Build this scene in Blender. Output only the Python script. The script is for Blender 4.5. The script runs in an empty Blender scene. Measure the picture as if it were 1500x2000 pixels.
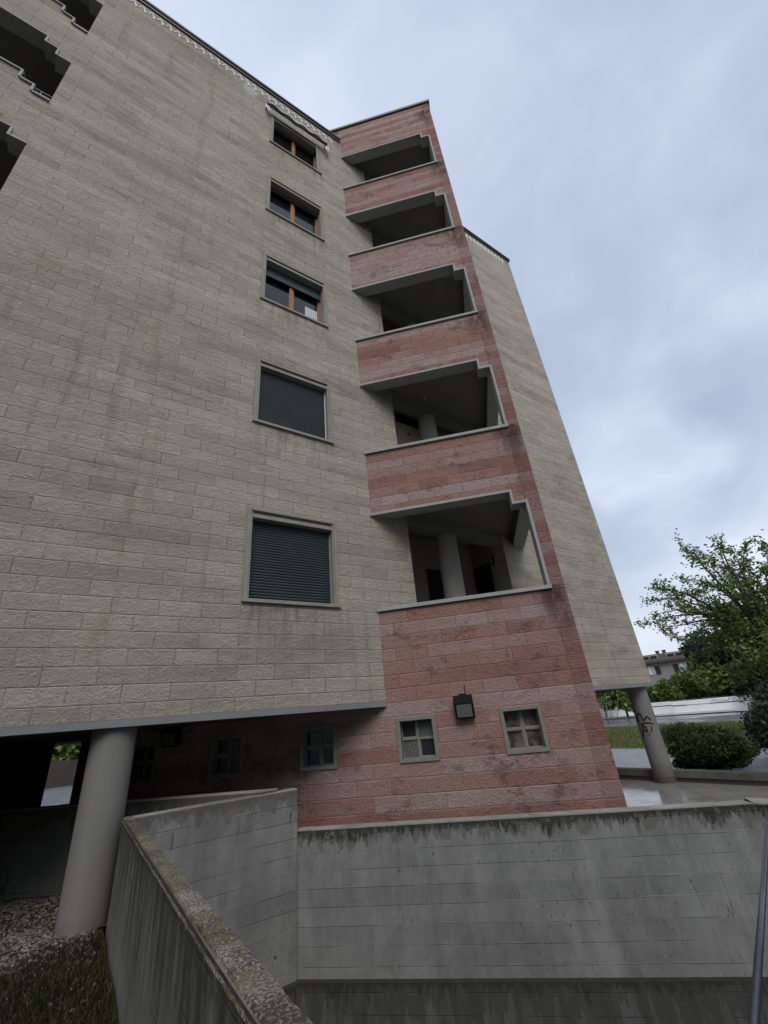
import bpy, math, random
import numpy as np
from mathutils import Vector, Matrix
random.seed(7); rng = np.random.default_rng(7)
scn = bpy.context.scene
R = math.radians
K = math.sqrt(0.5)

# ------------------------------------------------------------------ camera
CP = Vector((-3.97899, -6.01265, -2.63168))
PITCH, ROLL, YAW = R(26.09160), R(-5.59935), R(54.47388)
fwd = Vector((math.cos(PITCH)*math.cos(YAW), math.cos(PITCH)*math.sin(YAW), math.sin(PITCH)))
rt = Vector((math.sin(YAW), -math.cos(YAW), 0)); up = rt.cross(fwd)
rt2 = rt*math.cos(ROLL) + up*math.sin(ROLL); up2 = up*math.cos(ROLL) - rt*math.sin(ROLL)
cd = bpy.data.cameras.new('camera'); cam = bpy.data.objects.new('camera', cd)
scn.collection.objects.link(cam)
cam.matrix_world = Matrix(((rt2.x, up2.x, -fwd.x, CP.x), (rt2.y, up2.y, -fwd.y, CP.y), (rt2.z, up2.z, -fwd.z, CP.z), (0, 0, 0, 1)))
cd.sensor_fit = 'VERTICAL'; cd.sensor_height = 36; cd.sensor_width = 27; cd.lens = 827.806*36/2000
cd.clip_start = 0.05; cd.clip_end = 3000
scn.camera = cam
scn.render.resolution_x = 768; scn.render.resolution_y = 1024
FPX = 827.806

# ------------------------------------------------------------------ node helper
class NT:
    def __init__(s, nt): s.nt = nt; s.x = 0
    def n(s, t, **kw):
        nd = s.nt.nodes.new(t)
        for k, v in kw.items(): setattr(nd, k, v)
        return nd
    def put(s, sock, v):
        if v is None: return
        if isinstance(v, bpy.types.NodeSocket): s.nt.links.new(v, sock)
        elif isinstance(v, (tuple, list)) and len(v) == 3 and sock.type == 'RGBA': sock.default_value = (*v, 1)
        else: sock.default_value = v
    def m(s, op, a, b=None, c=None, clamp=False):
        nd = s.n('ShaderNodeMath', operation=op, use_clamp=clamp)
        for i, v in enumerate((a, b, c)):
            if v is not None: s.put(nd.inputs[i], v)
        return nd.outputs[0]
    def vm(s, op, a, b=None):
        nd = s.n('ShaderNodeVectorMath', operation=op)
        s.put(nd.inputs[0], a)
        if b is not None: s.put(nd.inputs[1], b)
        return nd.outputs[0]
    def comb(s, x, y, z=0.0):
        nd = s.n('ShaderNodeCombineXYZ')
        for i, v in enumerate((x, y, z)): s.put(nd.inputs[i], v)
        return nd.outputs[0]
    def sep(s, v):
        nd = s.n('ShaderNodeSeparateXYZ'); s.put(nd.inputs[0], v); return nd.outputs
    def noise(s, vec, scale, detail=4, rough=.6, dist=0, out=0):
        nd = s.n('ShaderNodeTexNoise'); s.put(nd.inputs['Vector'], vec)
        nd.inputs['Scale'].default_value = scale; nd.inputs['Detail'].default_value = detail
        nd.inputs['Roughness'].default_value = rough; nd.inputs['Distortion'].default_value = dist
        return nd.outputs[out]
    def vor(s, vec, scale, feature='F1', out=0):
        nd = s.n('ShaderNodeTexVoronoi', feature=feature); s.put(nd.inputs['Vector'], vec)
        nd.inputs['Scale'].default_value = scale; return nd.outputs[out]
    def white(s, vec):
        nd = s.n('ShaderNodeTexWhiteNoise'); s.put(nd.inputs[0], vec); return nd.outputs[0]
    def ss(s, v, a, b, lo=0.0, hi=1.0):
        nd = s.n('ShaderNodeMapRange', interpolation_type='SMOOTHSTEP'); s.put(nd.inputs[0], v)
        nd.inputs[1].default_value = a; nd.inputs[2].default_value = b
        nd.inputs[3].default_value = lo; nd.inputs[4].default_value = hi
        return nd.outputs[0]
    def mix(s, f, a, b, blend='MIX'):
        nd = s.n('ShaderNodeMix', data_type='RGBA', blend_type=blend)
        s.put(nd.inputs[0], f); s.put(nd.inputs[6], a); s.put(nd.inputs[7], b); return nd.outputs[2]
    def ramp(s, f, pts):
        nd = s.n('ShaderNodeValToRGB'); s.put(nd.inputs[0], f); e = nd.color_ramp.elements
        e[0].position = pts[0][0]; e[0].color = (*pts[0][1], 1); e[1].position = pts[-1][0]; e[1].color = (*pts[-1][1], 1)
        for p, c in pts[1:-1]:
            k = e.new(p); k.color = (*c, 1)
        return nd.outputs[0]
    def obj(s): return s.n('ShaderNodeTexCoord').outputs['Object']
    def uv(s): return s.n('ShaderNodeTexCoord').outputs['UV']
    def geo(s, o): return s.n('ShaderNodeNewGeometry').outputs[o]
    def bump(s, h, strength=1., dist=.01):
        nd = s.n('ShaderNodeBump'); s.put(nd.inputs['Height'], h)
        nd.inputs['Strength'].default_value = strength; nd.inputs['Distance'].default_value = dist
        return nd.outputs[0]

MATS = {}
def mat(name, fn):
    m = bpy.data.materials.new(name); m.use_nodes = True; nt = m.node_tree
    t = NT(nt); b = nt.nodes['Principled BSDF']
    def setp(color=None, rough=None, normal=None, metal=None, spec=None, trans=None, ior=None, sub=None):
        for k, v in (('Base Color', color), ('Roughness', rough), ('Normal', normal), ('Metallic', metal),
                     ('Specular IOR Level', spec), ('Transmission Weight', trans), ('IOR', ior)):
            if v is not None: t.put(b.inputs[k], v)
    fn(t, setp); MATS[name] = m; return m

# ------------------------------------------------------------------ world: overcast Nishita base + cloud layer
SUN_EL, SUN_AZ = R(48), R(-118)        # azimuth measured from +X, sun behind and left of the camera
w = bpy.data.worlds.new('World'); scn.world = w; w.use_nodes = True
t = NT(w.node_tree); bg = w.node_tree.nodes['Background']
sky = t.n('ShaderNodeTexSky'); sky.sky_type = 'NISHITA'; sky.sun_disc = False
sky.sun_elevation = SUN_EL; sky.sun_rotation = R(90) - SUN_AZ
d = t.n('ShaderNodeTexCoord').outputs['Generated']; dx, dy, dz = t.sep(d)
zz = t.m('ADD', t.m('MAXIMUM', dz, 0.0), .32)
px_, py_ = t.m('DIVIDE', dx, zz), t.m('DIVIDE', dy, zz)
pv = t.vm('ADD', t.comb(px_, py_, .37), (5.1, 3.3, 0))
warp = t.vm('SCALE', t.vm('SUBTRACT', t.noise(pv, 1.3, 3, .5, out=1), (.5, .5, .5)))
warp.node.inputs['Scale'].default_value = .7
pw = t.vm('ADD', pv, warp)
n1 = t.noise(t.vm('MULTIPLY', pw, (1.0, 1.0, 1)), 1.15, 5, .48)
n2 = t.noise(t.vm('ADD', pw, (4.3, 1.7, 2)), 3.1, 5, .5)
cl = t.m('ADD', t.m('MULTIPLY', n1, .72), t.m('MULTIPLY', n2, .28))
cloud = t.ramp(cl, [(.38, (.355, .42, .545)), (.46, (.425, .495, .625)), (.53, (.51, .58, .71)), (.63, (.67, .73, .84))])
hz = t.ss(dz, .0, .33, 1, 0)
cloud = t.mix(t.m('MULTIPLY', hz, .75), cloud, (.66, .69, .76))
nish = t.vm('SCALE', sky.outputs[0]); nish.node.inputs['Scale'].default_value = .08
tot = t.mix(.90, nish, cloud)
w.node_tree.links.new(tot, bg.inputs[0]); bg.inputs[1].default_value = 1.0

sl = bpy.data.lights.new('sun', 'SUN'); so = bpy.data.objects.new('sun', sl); scn.collection.objects.link(so)
sl.energy = 1.5; sl.angle = R(32); sl.color = (1, .96, .9)
sd = Vector((math.cos(SUN_EL)*math.cos(SUN_AZ), math.cos(SUN_EL)*math.sin(SUN_AZ), math.sin(SUN_EL)))
so.rotation_euler = sd.to_track_quat('Z', 'Y').to_euler()
scn.view_settings.view_transform = 'Standard'; scn.view_settings.look = 'None'
scn.view_settings.exposure = 0.4; scn.view_settings.gamma = 1

# ------------------------------------------------------------------ mesh helpers
def ray(x, y):                       # direction through a point of the 1500x2000 photograph
    return fwd*FPX + rt2*(x-750) - up2*(y-1000)
def onz(x, y, z):
    d = ray(x, y); return CP + d*((z-CP.z)/d.z)
def ondist(x, y, D):                 # at horizontal distance D
    d = ray(x, y); return CP + d*(D/math.hypot(d.x, d.y))

class MB:
    def __init__(s): s.v = []; s.f = []
    def quad(s, *p):
        i = len(s.v); s.v += [tuple(q) for q in p]; s.f.append(tuple(range(i, i+len(p))))
    def box(s, x0, x1, y0, y1, z0, z1, M=None):
        P = [Vector((x, y, z)) for z in (z0, z1) for y in (y0, y1) for x in (x0, x1)]
        if M is not None: P = [M @ p for p in P]
        i = len(s.v); s.v += [tuple(p) for p in P]
        for q in ((0, 2, 3, 1), (4, 5, 7, 6), (0, 1, 5, 4), (2, 6, 7, 3), (0, 4, 6, 2), (1, 3, 7, 5)):
            s.f.append(tuple(i+k for k in q))
    def prism(s, poly, z0, z1):      # poly counter-clockwise
        n = len(poly); i = len(s.v)
        s.v += [(p[0], p[1], z0) for p in poly] + [(p[0], p[1], z1) for p in poly]
        s.f.append(tuple(i+k for k in reversed(range(n)))); s.f.append(tuple(i+n+k for k in range(n)))
        for k in range(n): s.f.append((i+k, i+(k+1) % n, i+n+(k+1) % n, i+n+k))
    def tube(s, pts, rad, n=8, caps=True):
        pts = [Vector(p) for p in pts]; rad = rad if isinstance(rad, (list, tuple)) else [rad]*len(pts)
        i0 = len(s.v); ref = None
        for k, p in enumerate(pts):
            a = pts[max(k-1, 0)]; b = pts[min(k+1, len(pts)-1)]; d = (b-a).normalized()
            if ref is None: ref = d.orthogonal().normalized()
            ref = (ref - d*ref.dot(d)).normalized(); o = d.cross(ref)
            for j in range(n):
                a_ = 2*math.pi*j/n; s.v.append(tuple(p + (ref*math.cos(a_)+o*math.sin(a_))*rad[k]))
        for k in range(len(pts)-1):
            for j in range(n):
                a = i0+k*n+j; b = i0+k*n+(j+1) % n; s.f.append((a, b, b+n, a+n))
        if caps:
            s.f.append(tuple(i0+j for j in reversed(range(n)))); e = i0+(len(pts)-1)*n
            s.f.append(tuple(e+j for j in range(n)))
    def build(s, name, m, parent=None, smooth=False, bevel=0, sub=None):
        me = bpy.data.meshes.new(name); me.from_pydata(s.v, [], s.f)
        me.materials.append(MATS[m] if isinstance(m, str) else m)
        nf = len(me.polygons)
        if nf and nf < 30000:
            uvl = me.uv_layers.new(name='UVMap')
            for p in me.polygons:
                n = p.normal
                if abs(n.z) > .7:
                    for li in p.loop_indices:
                        c = me.vertices[me.loops[li].vertex_index].co; uvl.data[li].uv = (c.x, c.y)
                else:
                    L = math.hypot(n.x, n.y); tx, ty = -n.y/L, n.x/L
                    for li in p.loop_indices:
                        c = me.vertices[me.loops[li].vertex_index].co; uvl.data[li].uv = (c.x*tx+c.y*ty, c.z)
        if smooth:
            for p in me.polygons: p.use_smooth = True
        o = bpy.data.objects.new(name, me); scn.collection.objects.link(o)
        if bevel:
            b = o.modifiers.new('bevel', 'BEVEL'); b.width = bevel; b.segments = 2; b.limit_method = 'ANGLE'
        if smooth and sub is None and not bevel:
            pass
        if parent is not None:
            o.parent = parent
            if parent.type == 'EMPTY' or True: o.matrix_parent_inverse = parent.matrix_world.inverted() if False else Matrix.Translation(-WLOC.get(parent.name, Vector((0, 0, 0))))
        return o
WLOC = {}
def thing(name, label, cat, loc=(0, 0, 0), group=None):
    o = bpy.data.objects.new(name, None); scn.collection.objects.link(o); o.location = loc
    o.empty_display_size = .2; WLOC[o.name] = Vector(loc)
    o['label'] = label; o['category'] = cat
    if group: o['group'] = group
    return o
def tag(o, label, cat, group=None, kind=None):
    o['label'] = label; o['category'] = cat
    if group: o['group'] = group
    if kind: o['kind'] = kind
    return o
def struct(name, mb, m, **kw):
    o = mb.build(name, m, **kw); o['kind'] = 'structure'; return o

class Frame:
    """local frame: u along the wall, d outward from its face, z up"""
    def __init__(s, O, T, N): s.O = Vector(O); s.T = Vector(T); s.N = Vector(N)
    def p(s, u, d, z): q = s.O + s.T*u + s.N*d; return Vector((q.x, q.y, z))
    def M(s): return Matrix(((s.T.x, s.N.x, 0, s.O.x), (s.T.y, s.N.y, 0, s.O.y), (0, 0, 1, 0), (0, 0, 0, 1)))
    def box(s, mb, u0, u1, d0, d1, z0, z1):   # handed so that faces point out
        P = [s.p(u, d, z) for z in (z0, z1) for d in (d0, d1) for u in (u0, u1)]
        i = len(mb.v); mb.v += [tuple(p) for p in P]
        flip = s.T.cross(s.N).z < 0
        for q in ((0, 2, 3, 1), (4, 5, 7, 6), (0, 1, 5, 4), (2, 6, 7, 3), (0, 4, 6, 2), (1, 3, 7, 5)):
            mb.f.append(tuple(i+k for k in (reversed(q) if flip else q)))
FA = Frame((0, 0, 0), (1, 0, 0), (0, -1, 0))             # long tan facade
FB = Frame((0, 0, 0), (K, -K, 0), (-K, -K, 0))           # pink tower front
ARR = (3.05*K, -3.05*K, 0)
FS = Frame(ARR, (K, K, 0), (K, -K, 0))                   # pink tower side

def holed_wall(fr, us, zs, holes, th, name, m, parent):
    """wall slab with rectangular holes; the reveals are closed"""
    us = sorted(set([round(a, 4) for a in us] + [round(h[i], 4) for h in holes for i in (0, 1) if us[0] < h[i] < us[-1]]))
    zs = sorted(set([round(a, 4) for a in zs] + [round(h[i], 4) for h in holes for i in (2, 3) if zs[0] < h[i] < zs[-1]]))
    nu, nz = len(us)-1, len(zs)-1
    def solid(i, j):
        if i < 0 or j < 0 or i >= nu or j >= nz: return False
        cu, cz = (us[i]+us[i+1])/2, (zs[j]+zs[j+1])/2
        return not any(h[0] < cu < h[1] and h[2] < cz < h[3] for h in holes)
    mb = MB(); flip = fr.T.cross(fr.N).z > 0
    def q(*p):
        mb.quad(*(reversed(p) if flip else p))
    P = fr.p
    for i in range(nu):
        for j in range(nz):
            if not solid(i, j): continue
            a, b, c, d_ = us[i], us[i+1], zs[j], zs[j+1]
            q(P(a, 0, c), P(b, 0, c), P(b, 0, d_), P(a, 0, d_))
            q(P(b, -th, c), P(a, -th, c), P(a, -th, d_), P(b, -th, d_))
            if not solid(i-1, j): q(P(a, -th, c), P(a, 0, c), P(a, 0, d_), P(a, -th, d_))
            if not solid(i+1, j): q(P(b, 0, c), P(b, -th, c), P(b, -th, d_), P(b, 0, d_))
            if not solid(i, j-1): q(P(a, -th, c), P(b, -th, c), P(b, 0, c), P(a, 0, c))
            if not solid(i, j+1): q(P(a, 0, d_), P(b, 0, d_), P(b, -th, d_), P(a, -th, d_))
    return mb.build(name, m, parent)

# ------------------------------------------------------------------ materials
def plain(name, col, rough=.7, metal=0., nscale=6, namp=.12, bump=0., spec=.3):
    def fn(t, s):
        o = t.obj(); n = t.noise(o, nscale, 5, .65)
        c = t.mix(n, tuple(x*(1-namp*1.6) for x in col), tuple(min(1, x*(1+namp*1.6)) for x in col))
        s(color=c, rough=rough, metal=metal, spec=spec)
        if bump: s(normal=t.bump(t.noise(o, nscale*6, 4, .6), .5, bump))
    return mat(name, fn)

PATCHU, PATCHV = 2.93, 14.02
def block_mat(name, kind):
    def fn(t, s):
        u0, v0, _ = t.sep(t.uv()); obj = t.obj()
        wob = t.noise(obj, 11, 3, .6)
        wob2 = t.noise(t.vm('ADD', obj, (7.7, 3.1, 1.9)), 9, 3, .6)
        u = t.m('ADD', u0, t.m('MULTIPLY', t.m('SUBTRACT', wob, .5), .016))
        v = t.m('ADD', v0, t.m('MULTIPLY', t.m('SUBTRACT', wob2, .5), .012))
        shift = .257 if kind == 'tan' else .029
        vr = t.m('DIVIDE', v, .2); row = t.m('FLOOR', vr); fy = t.m('SUBTRACT', vr, row)
        odd = t.m('FLOORED_MODULO', row, 2.0)
        ur = t.m('ADD', t.m('DIVIDE', t.m('ADD', u, shift), .514), t.m('MULTIPLY', odd, .5))
        colm = t.m('FLOOR', ur); fx = t.m('SUBTRACT', ur, colm)
        dx = t.m('MULTIPLY', t.m('MINIMUM', fx, t.m('SUBTRACT', 1.0, fx)), .514)
        dy = t.m('MULTIPLY', t.m('MINIMUM', fy, t.m('SUBTRACT', 1.0, fy)), .2)
        dd = t.m('MINIMUM', dx, dy)
        jw = t.noise(obj, 2.2, 2, .5)                         # joints fade in and out
        body = t.ss(t.m('ADD', dd, t.m('MULTIPLY', t.m('SUBTRACT', jw, .45), .009 if kind == 'tan' else .003)), .0008, .0048)
        bodyv = t.ss(dx, .003, .009); bodyh = t.ss(dy, .003, .009)
        r1 = t.white(t.comb(colm, row, 3.3)); r2 = t.white(t.comb(0.0, row, 8.1)); r3 = t.white(t.comb(colm, row, 6.2))
        band = t.noise(t.comb(t.m('MULTIPLY', u0, .35), t.m('MULTIPLY', v0, 1.7), 2.0), 1.0, 4, .6)
        fine = t.noise(obj, 32, 6, .72); mid = t.noise(t.vm('MULTIPLY', obj, (1, 1, 1.6)), 9, 5, .7)
        pit_shade = t.ss(t.noise(t.vm('ADD', obj, (3, 9, 4)), 24, 5, .7), .28, .46)
        if kind == 'tan':
            k = t.m('ADD', t.m('MULTIPLY', r1, .15), t.m('ADD', t.m('MULTIPLY', band, .80), t.m('MULTIPLY', r2, .10)))
            base = t.ramp(k, [(.28, (.345, .312, .256)), (.46, (.460, .418, .346)), (.62, (.548, .498, .414)), (.82, (.63, .572, .478))])
            blot = t.ss(t.noise(t.comb(t.m('MULTIPLY', u0, .9), t.m('MULTIPLY', v0, 3.2), 5.), 1.1, 5, .62), .56, .72)
            base = t.mix(t.m('MULTIPLY', blot, .38), base, (.19, .168, .132))
            rust = t.m('MULTIPLY', t.ss(t.noise(t.comb(u0, v0, 9.), .8, 5, .65), .56, .74), .28)
            # rain-washed vertical trails and one long brown trail
            trail = t.m('MULTIPLY', t.ss(t.noise(t.comb(t.m('MULTIPLY', u0, 2.6), t.m('MULTIPLY', v0, .22), 6.), 1., 5, .6), .57, .72), .30)
            base = t.mix(trail, base, (.17, .15, .12))
            uw = t.m('ADD', u0, t.m('MULTIPLY', t.m('SUBTRACT', t.noise(t.comb(0., v0, 2.), .9, 3), .5), .5))
            lt = t.m('MULTIPLY', t.ss(t.m('ABSOLUTE', t.m('ADD', uw, 3.9)), .13, .01), t.ss(t.noise(t.comb(t.m('MULTIPLY', u0, 5.), v0, 1.), 1.6, 5, .7), .40, .60))
            base = t.mix(t.m('MULTIPLY', lt, .38), base, (.33, .27, .17))
            # dirt washed down from the sills
            sl_ = t.m('FRACT', t.m('DIVIDE', t.m('ADD', v0, .96), 3.2))
            sm = t.m('MULTIPLY', t.ss(sl_, .72, 1.0), t.m('MULTIPLY', t.ss(u0, -2.45, -2.2), t.ss(u0, -.55, -.85)))
            sm = t.m('MULTIPLY', sm, t.ss(t.noise(t.comb(t.m('MULTIPLY', u0, 7.), t.m('MULTIPLY', v0, .8), 1.), 1., 5, .7), .42, .66))
            base = t.mix(t.m('MULTIPLY', sm, .5), base, (.15, .13, .10))
            base = t.mix(rust, base, (.36, .27, .16))
            mort = t.mix(t.ss(t.noise(obj, 1.3, 3), .35, .65), (.13, .112, .088), (.29, .24, .18))
            wz = t.m('MULTIPLY', t.ss(v0, 13.0, 13.25), t.ss(r3, .42, .46))
        else:
            k = t.m('ADD', t.m('MULTIPLY', r1, .20), t.m('ADD', t.m('MULTIPLY', band, .45), t.m('MULTIPLY', t.white(t.comb(t.m('FLOOR', t.m('DIVIDE', colm, 9.0)), row, 5.5)), .48)))
            base = t.ramp(k, [(.2, (.31, .162, .138)), (.42, (.41, .230, .193)), (.56, (.44, .280, .248)), (.72, (.47, .345, .318)), (.92, (.50, .39, .37))])
            quoin = t.ss(u0, 2.78, 2.80)
            base = t.mix(t.m('MULTIPLY', quoin, .42), base, t.mix(r1, (.19, .082, .072), (.29, .15, .13)))
            # black run-off below the ends of the copings, soot patches
            below = t.m('FRACT', t.m('DIVIDE', t.m('ADD', v0, .918), 3.2))
            stn = t.m('MULTIPLY', t.ss(below, .66, .95), t.m('MULTIPLY', t.ss(u0, 2.45, 2.78), t.ss(u0, 3.10, 2.92)))
            stn = t.m('MULTIPLY', stn, t.ss(t.noise(t.comb(t.m('MULTIPLY', u0, 5.), t.m('MULTIPLY', v0, 1.4), 1.), 1.2, 5, .7), .34, .55))
            patch = t.ss(t.noise(t.comb(u0, t.m('MULTIPLY', v0, 1.6), 4.), 2.4, 7, .75), .53, .66)
            base = t.mix(t.m('MULTIPLY', stn, .8), base, (.05, .042, .04))
            base = t.mix(t.m('MULTIPLY', patch, .62), base, (.105, .075, .068))
            low = t.ss(v0, -2.5, -2.3)                         # pale mortar in the base storey
            mort = t.mix(low, t.mix(t.noise(obj, 1.7, 3), (.17, .11, .095), (.55, .43, .40)), t.mix(t.noise(obj, 1.7, 3), (.075, .04, .034), (.30, .18, .15)))
            wz = t.m('MULTIPLY', t.m('MULTIPLY', t.ss(v0, 10.9, 11.0), t.ss(v0, 11.7, 11.6)), t.ss(r3, .70, .74))
        tex = t.m('ADD', .66, t.m('ADD', t.m('MULTIPLY', fine, .40), t.m('MULTIPLY', mid, .28)))
        base = t.mix(1.0, base, t.comb(tex, tex, tex), 'MULTIPLY')
        base = t.mix(t.m('MULTIPLY', t.m('SUBTRACT', 1.0, pit_shade), .22), base, t.mix(.5, base, (.07, .06, .05)))  # crevice shade put into the stone colour as noise mottling
        c = t.mix(t.m('MULTIPLY_ADD', body, .9, .1), mort, base)
        wm = t.m('MULTIPLY', wz, t.m('SUBTRACT', 1.0, bodyv))
        c = t.mix(t.m('MULTIPLY', wm, t.ss(wob, .35, .5)), c, (.78, .76, .72))
        if kind == 'tan':
            eu = t.m('DIVIDE', t.m('ADD', u0, PATCHU), .26); ev_ = t.m('DIVIDE', t.m('SUBTRACT', v0, PATCHV), .36)
            er = t.m('SQRT', t.m('ADD', t.m('MULTIPLY', eu, eu), t.m('MULTIPLY', ev_, ev_)))
            c = t.mix(t.m('MULTIPLY', t.ss(t.m('ADD', er, t.m('MULTIPLY', t.noise(obj, 7, 4), .5)), 1.25, .85), .75), c, (.66, .65, .61))
        # chipped rock face: ridged facets inside each block
        w3 = t.vm('ADD', obj, t.vm('MULTIPLY', t.noise(obj, 6, 2, .5, out=1), (.12, .12, .12)))
        rid = t.m('ABSOLUTE', t.m('SUBTRACT', t.noise(t.vm('MULTIPLY', w3, (1, 1, 1.3)), 15, 4, .62), .5))
        rid2 = t.m('ABSOLUTE', t.m('SUBTRACT', t.noise(t.vm('ADD', w3, (4.1, 2.7, 1.3)), 34, 4, .65), .5))
        fac = t.vor(t.vm('MULTIPLY', w3, (1, 1, 1.3)), 30)
        pill = t.ss(dd, .0, .010)
        h = t.m('ADD', t.m('MULTIPLY', pill, .10), t.m('ADD', t.m('MULTIPLY', rid, 1.5), t.m('ADD', t.m('MULTIPLY', rid2, 1.3), t.m('ADD', t.m('MULTIPLY', t.noise(obj, 10, 8, .72), 1.1), t.m('MULTIPLY', t.noise(obj, 60, 5, .8), .55)))))
        h = t.m('MULTIPLY', h, t.ss(dd, -.004, .014, .75, 1.0))
        s(color=c, rough=.92, normal=t.bump(h, 1.0, .047), spec=.12)
    return mat(name, fn)
block_mat('tan_block', 'tan'); block_mat('pink_block', 'pink')

def concrete_mat(name, col, top=None, dirt=.5, boards=.165, streak=0., dark=(.028, .027, .022), moss=0., dripw=.28, rough=.85, holes=1.):
    def fn(t, s):
        u, v, _ = t.sep(t.uv()); o = t.obj()
        big = t.noise(o, 1.1, 5, .6); med = t.noise(o, 7, 5, .65)
        k = t.m('ADD', t.m('MULTIPLY', big, .6), t.m('MULTIPLY', med, .4))
        base = t.mix(t.ss(k, .3, .7), tuple(x*.80 for x in col), tuple(x*1.18 for x in col))
        vw = t.m('ADD', v, t.m('MULTIPLY', t.noise(t.comb(u, 0., 0.), .8, 3), .02))
        br = t.m('DIVIDE', vw, boards); row = t.m('FLOOR', br); fr_ = t.m('SUBTRACT', br, row)
        rr = t.white(t.comb(row, 1., 2.))
        base = t.mix(1.0, base, t.mix(rr, (.88, .88, .88), (1.10, 1.10, 1.09)), 'MULTIPLY')
        vs = t.noise(t.comb(t.m('MULTIPLY', u, 3.2), t.m('MULTIPLY', v, .5), 9.), 1., 6, .68)
        base = t.mix(1.0, base, t.mix(t.ss(vs, .3, .7), (.80, .80, .79), (1.16, 1.16, 1.16)), 'MULTIPLY')
        edge = t.m('MINIMUM', fr_, t.m('SUBTRACT', 1., fr_))
        seg = t.ss(t.noise(t.comb(t.m('MULTIPLY', u, 1.1), t.m('MULTIPLY', row, 3.1), 0.), 1., 5, .75), .44, .60)
        line = t.m('MULTIPLY', t.ss(t.m('ADD', edge, t.m('MULTIPLY', t.noise(t.comb(u, v, 6.), 14, 3), .02)), .036, .018), seg)
        base = t.mix(t.m('MULTIPLY', line, .6), base, tuple(x*.35 for x in col))
        lite = t.m('MULTIPLY', t.ss(t.m('ABSOLUTE', t.m('SUBTRACT', fr_, .07)), .035, .01), t.ss(t.noise(t.comb(u, row, 4.), 1.2, 3, .6), .55, .66))
        base = t.mix(t.m('MULTIPLY', lite, .42), base, tuple(min(1, x*1.7) for x in col))
        # form-tie holes and vertical pock marks
        hol = t.ss(t.vor(t.comb(u, v, 0.), 2.3), .045, .025)
        base = t.mix(t.m('MULTIPLY', hol, .8*holes), base, (.02, .02, .018))
        pk = t.noise(t.comb(t.m('MULTIPLY', u, 46.), t.m('MULTIPLY', v, 13.), 0.), 1., 3, .7)
        pkm = t.m('MULTIPLY', t.ss(pk, .605, .66), t.ss(t.noise(t.comb(u, v, 3.), 1.1, 5, .65), .38, .58))
        base = t.mix(t.m('MULTIPLY', pkm, .72*holes), base, dark)
        # a few hairline cracks
        cr = t.m('ABSOLUTE', t.m('SUBTRACT', t.noise(t.comb(t.m('MULTIPLY', u, .8), t.m('MULTIPLY', v, .10), 8.), 1., 6, .5), .5))
        base = t.mix(t.m('MULTIPLY', t.m('MULTIPLY', t.ss(cr, .0014, .0004), t.ss(t.noise(t.comb(u, v, 12.), .8, 2), .56, .60)), .6), base, dark)
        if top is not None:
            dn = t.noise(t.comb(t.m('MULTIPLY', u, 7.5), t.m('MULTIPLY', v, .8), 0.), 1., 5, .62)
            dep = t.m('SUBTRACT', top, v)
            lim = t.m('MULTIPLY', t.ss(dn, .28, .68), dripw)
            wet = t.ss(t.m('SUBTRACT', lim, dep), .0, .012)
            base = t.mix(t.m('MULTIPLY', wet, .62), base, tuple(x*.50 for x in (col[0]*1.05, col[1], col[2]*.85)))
            dn2 = t.noise(t.comb(t.m('MULTIPLY', u, 16.), t.m('MULTIPLY', v, 4.5), 5.), 1., 6, .75)
            reach = t.ss(t.noise(t.comb(u, 0., 4.), 1.9, 5, .65), .38, .62, 3.0, 1.1)
            msk = t.ss(t.m('SUBTRACT', dn2, t.m('MULTIPLY', dep, reach)), .30, .44)
            msk = t.m('MULTIPLY', msk, t.ss(t.noise(t.comb(u, v, 14.), 8, 6, .75), .30, .50))
            base = t.mix(t.m('MULTIPLY', msk, dirt), base, dark)
        if streak:
            sn = t.noise(t.comb(t.m('MULTIPLY', u, 9.), t.m('MULTIPLY', v, .9), 2.), 1., 6, .7)
            up_ = t.ss(t.m('ADD', v, t.m('MULTIPLY', t.noise(t.comb(t.m('MULTIPLY', u, 1.6), 0., 7.), 1., 3), 1.0)), -3.55, -3.05) if top is not None and top > -4 else 1.0
            base = t.mix(t.m('MULTIPLY', t.m('MULTIPLY', t.ss(sn, .40, .60), streak), up_), base, dark)
        if moss:
            mn = t.noise(o, 80, 6, .8); mn2 = t.noise(t.vm('ADD', o, (5, 2, 1)), 2.6, 4, .6)
            lich = t.ss(t.m('ADD', mn, t.m('MULTIPLY', t.m('SUBTRACT', mn2, .5), .34)), .44, .50)
            mc = t.mix(t.ss(t.noise(o, 5, 4), .42, .58), (.028, .025, .018), (.085, .068, .02))
            base = t.mix(t.m('MULTIPLY', lich, moss), base, mc)
        hgt = t.m('ADD', t.m('MULTIPLY', med, .5), t.m('ADD', t.m('MULTIPLY', t.noise(o, 70, 4, .7), .5), t.m('MULTIPLY', t.m('SUBTRACT', 1., line), .8)))
        s(color=base, rough=rough, spec=.25, normal=t.bump(hgt, .9, .008 + .012*moss))
    return mat(name, fn)
CC = (.182, .182, .180)
concrete_mat('ramp_concrete', CC, top=-3.75, dirt=.95, dripw=.22)
concrete_mat('tall_concrete', (.176, .174, .170), top=-3.32, dirt=.35, dripw=.22)
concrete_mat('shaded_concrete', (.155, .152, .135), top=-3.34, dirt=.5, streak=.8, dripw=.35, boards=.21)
concrete_mat('lichen_concrete', (.26, .24, .205), moss=.88, boards=5., holes=.2)
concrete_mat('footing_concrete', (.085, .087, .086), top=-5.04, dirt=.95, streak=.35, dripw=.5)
concrete_mat('retaining_concrete', (.125, .124, .110), top=-3.28, dirt=.3)
concrete_mat('top_concrete', (.28, .27, .245), boards=7., holes=.6, moss=.25)
plain('trim_concrete', (.31, .31, .30), .85, nscale=5, namp=.16, bump=.004)
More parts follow.
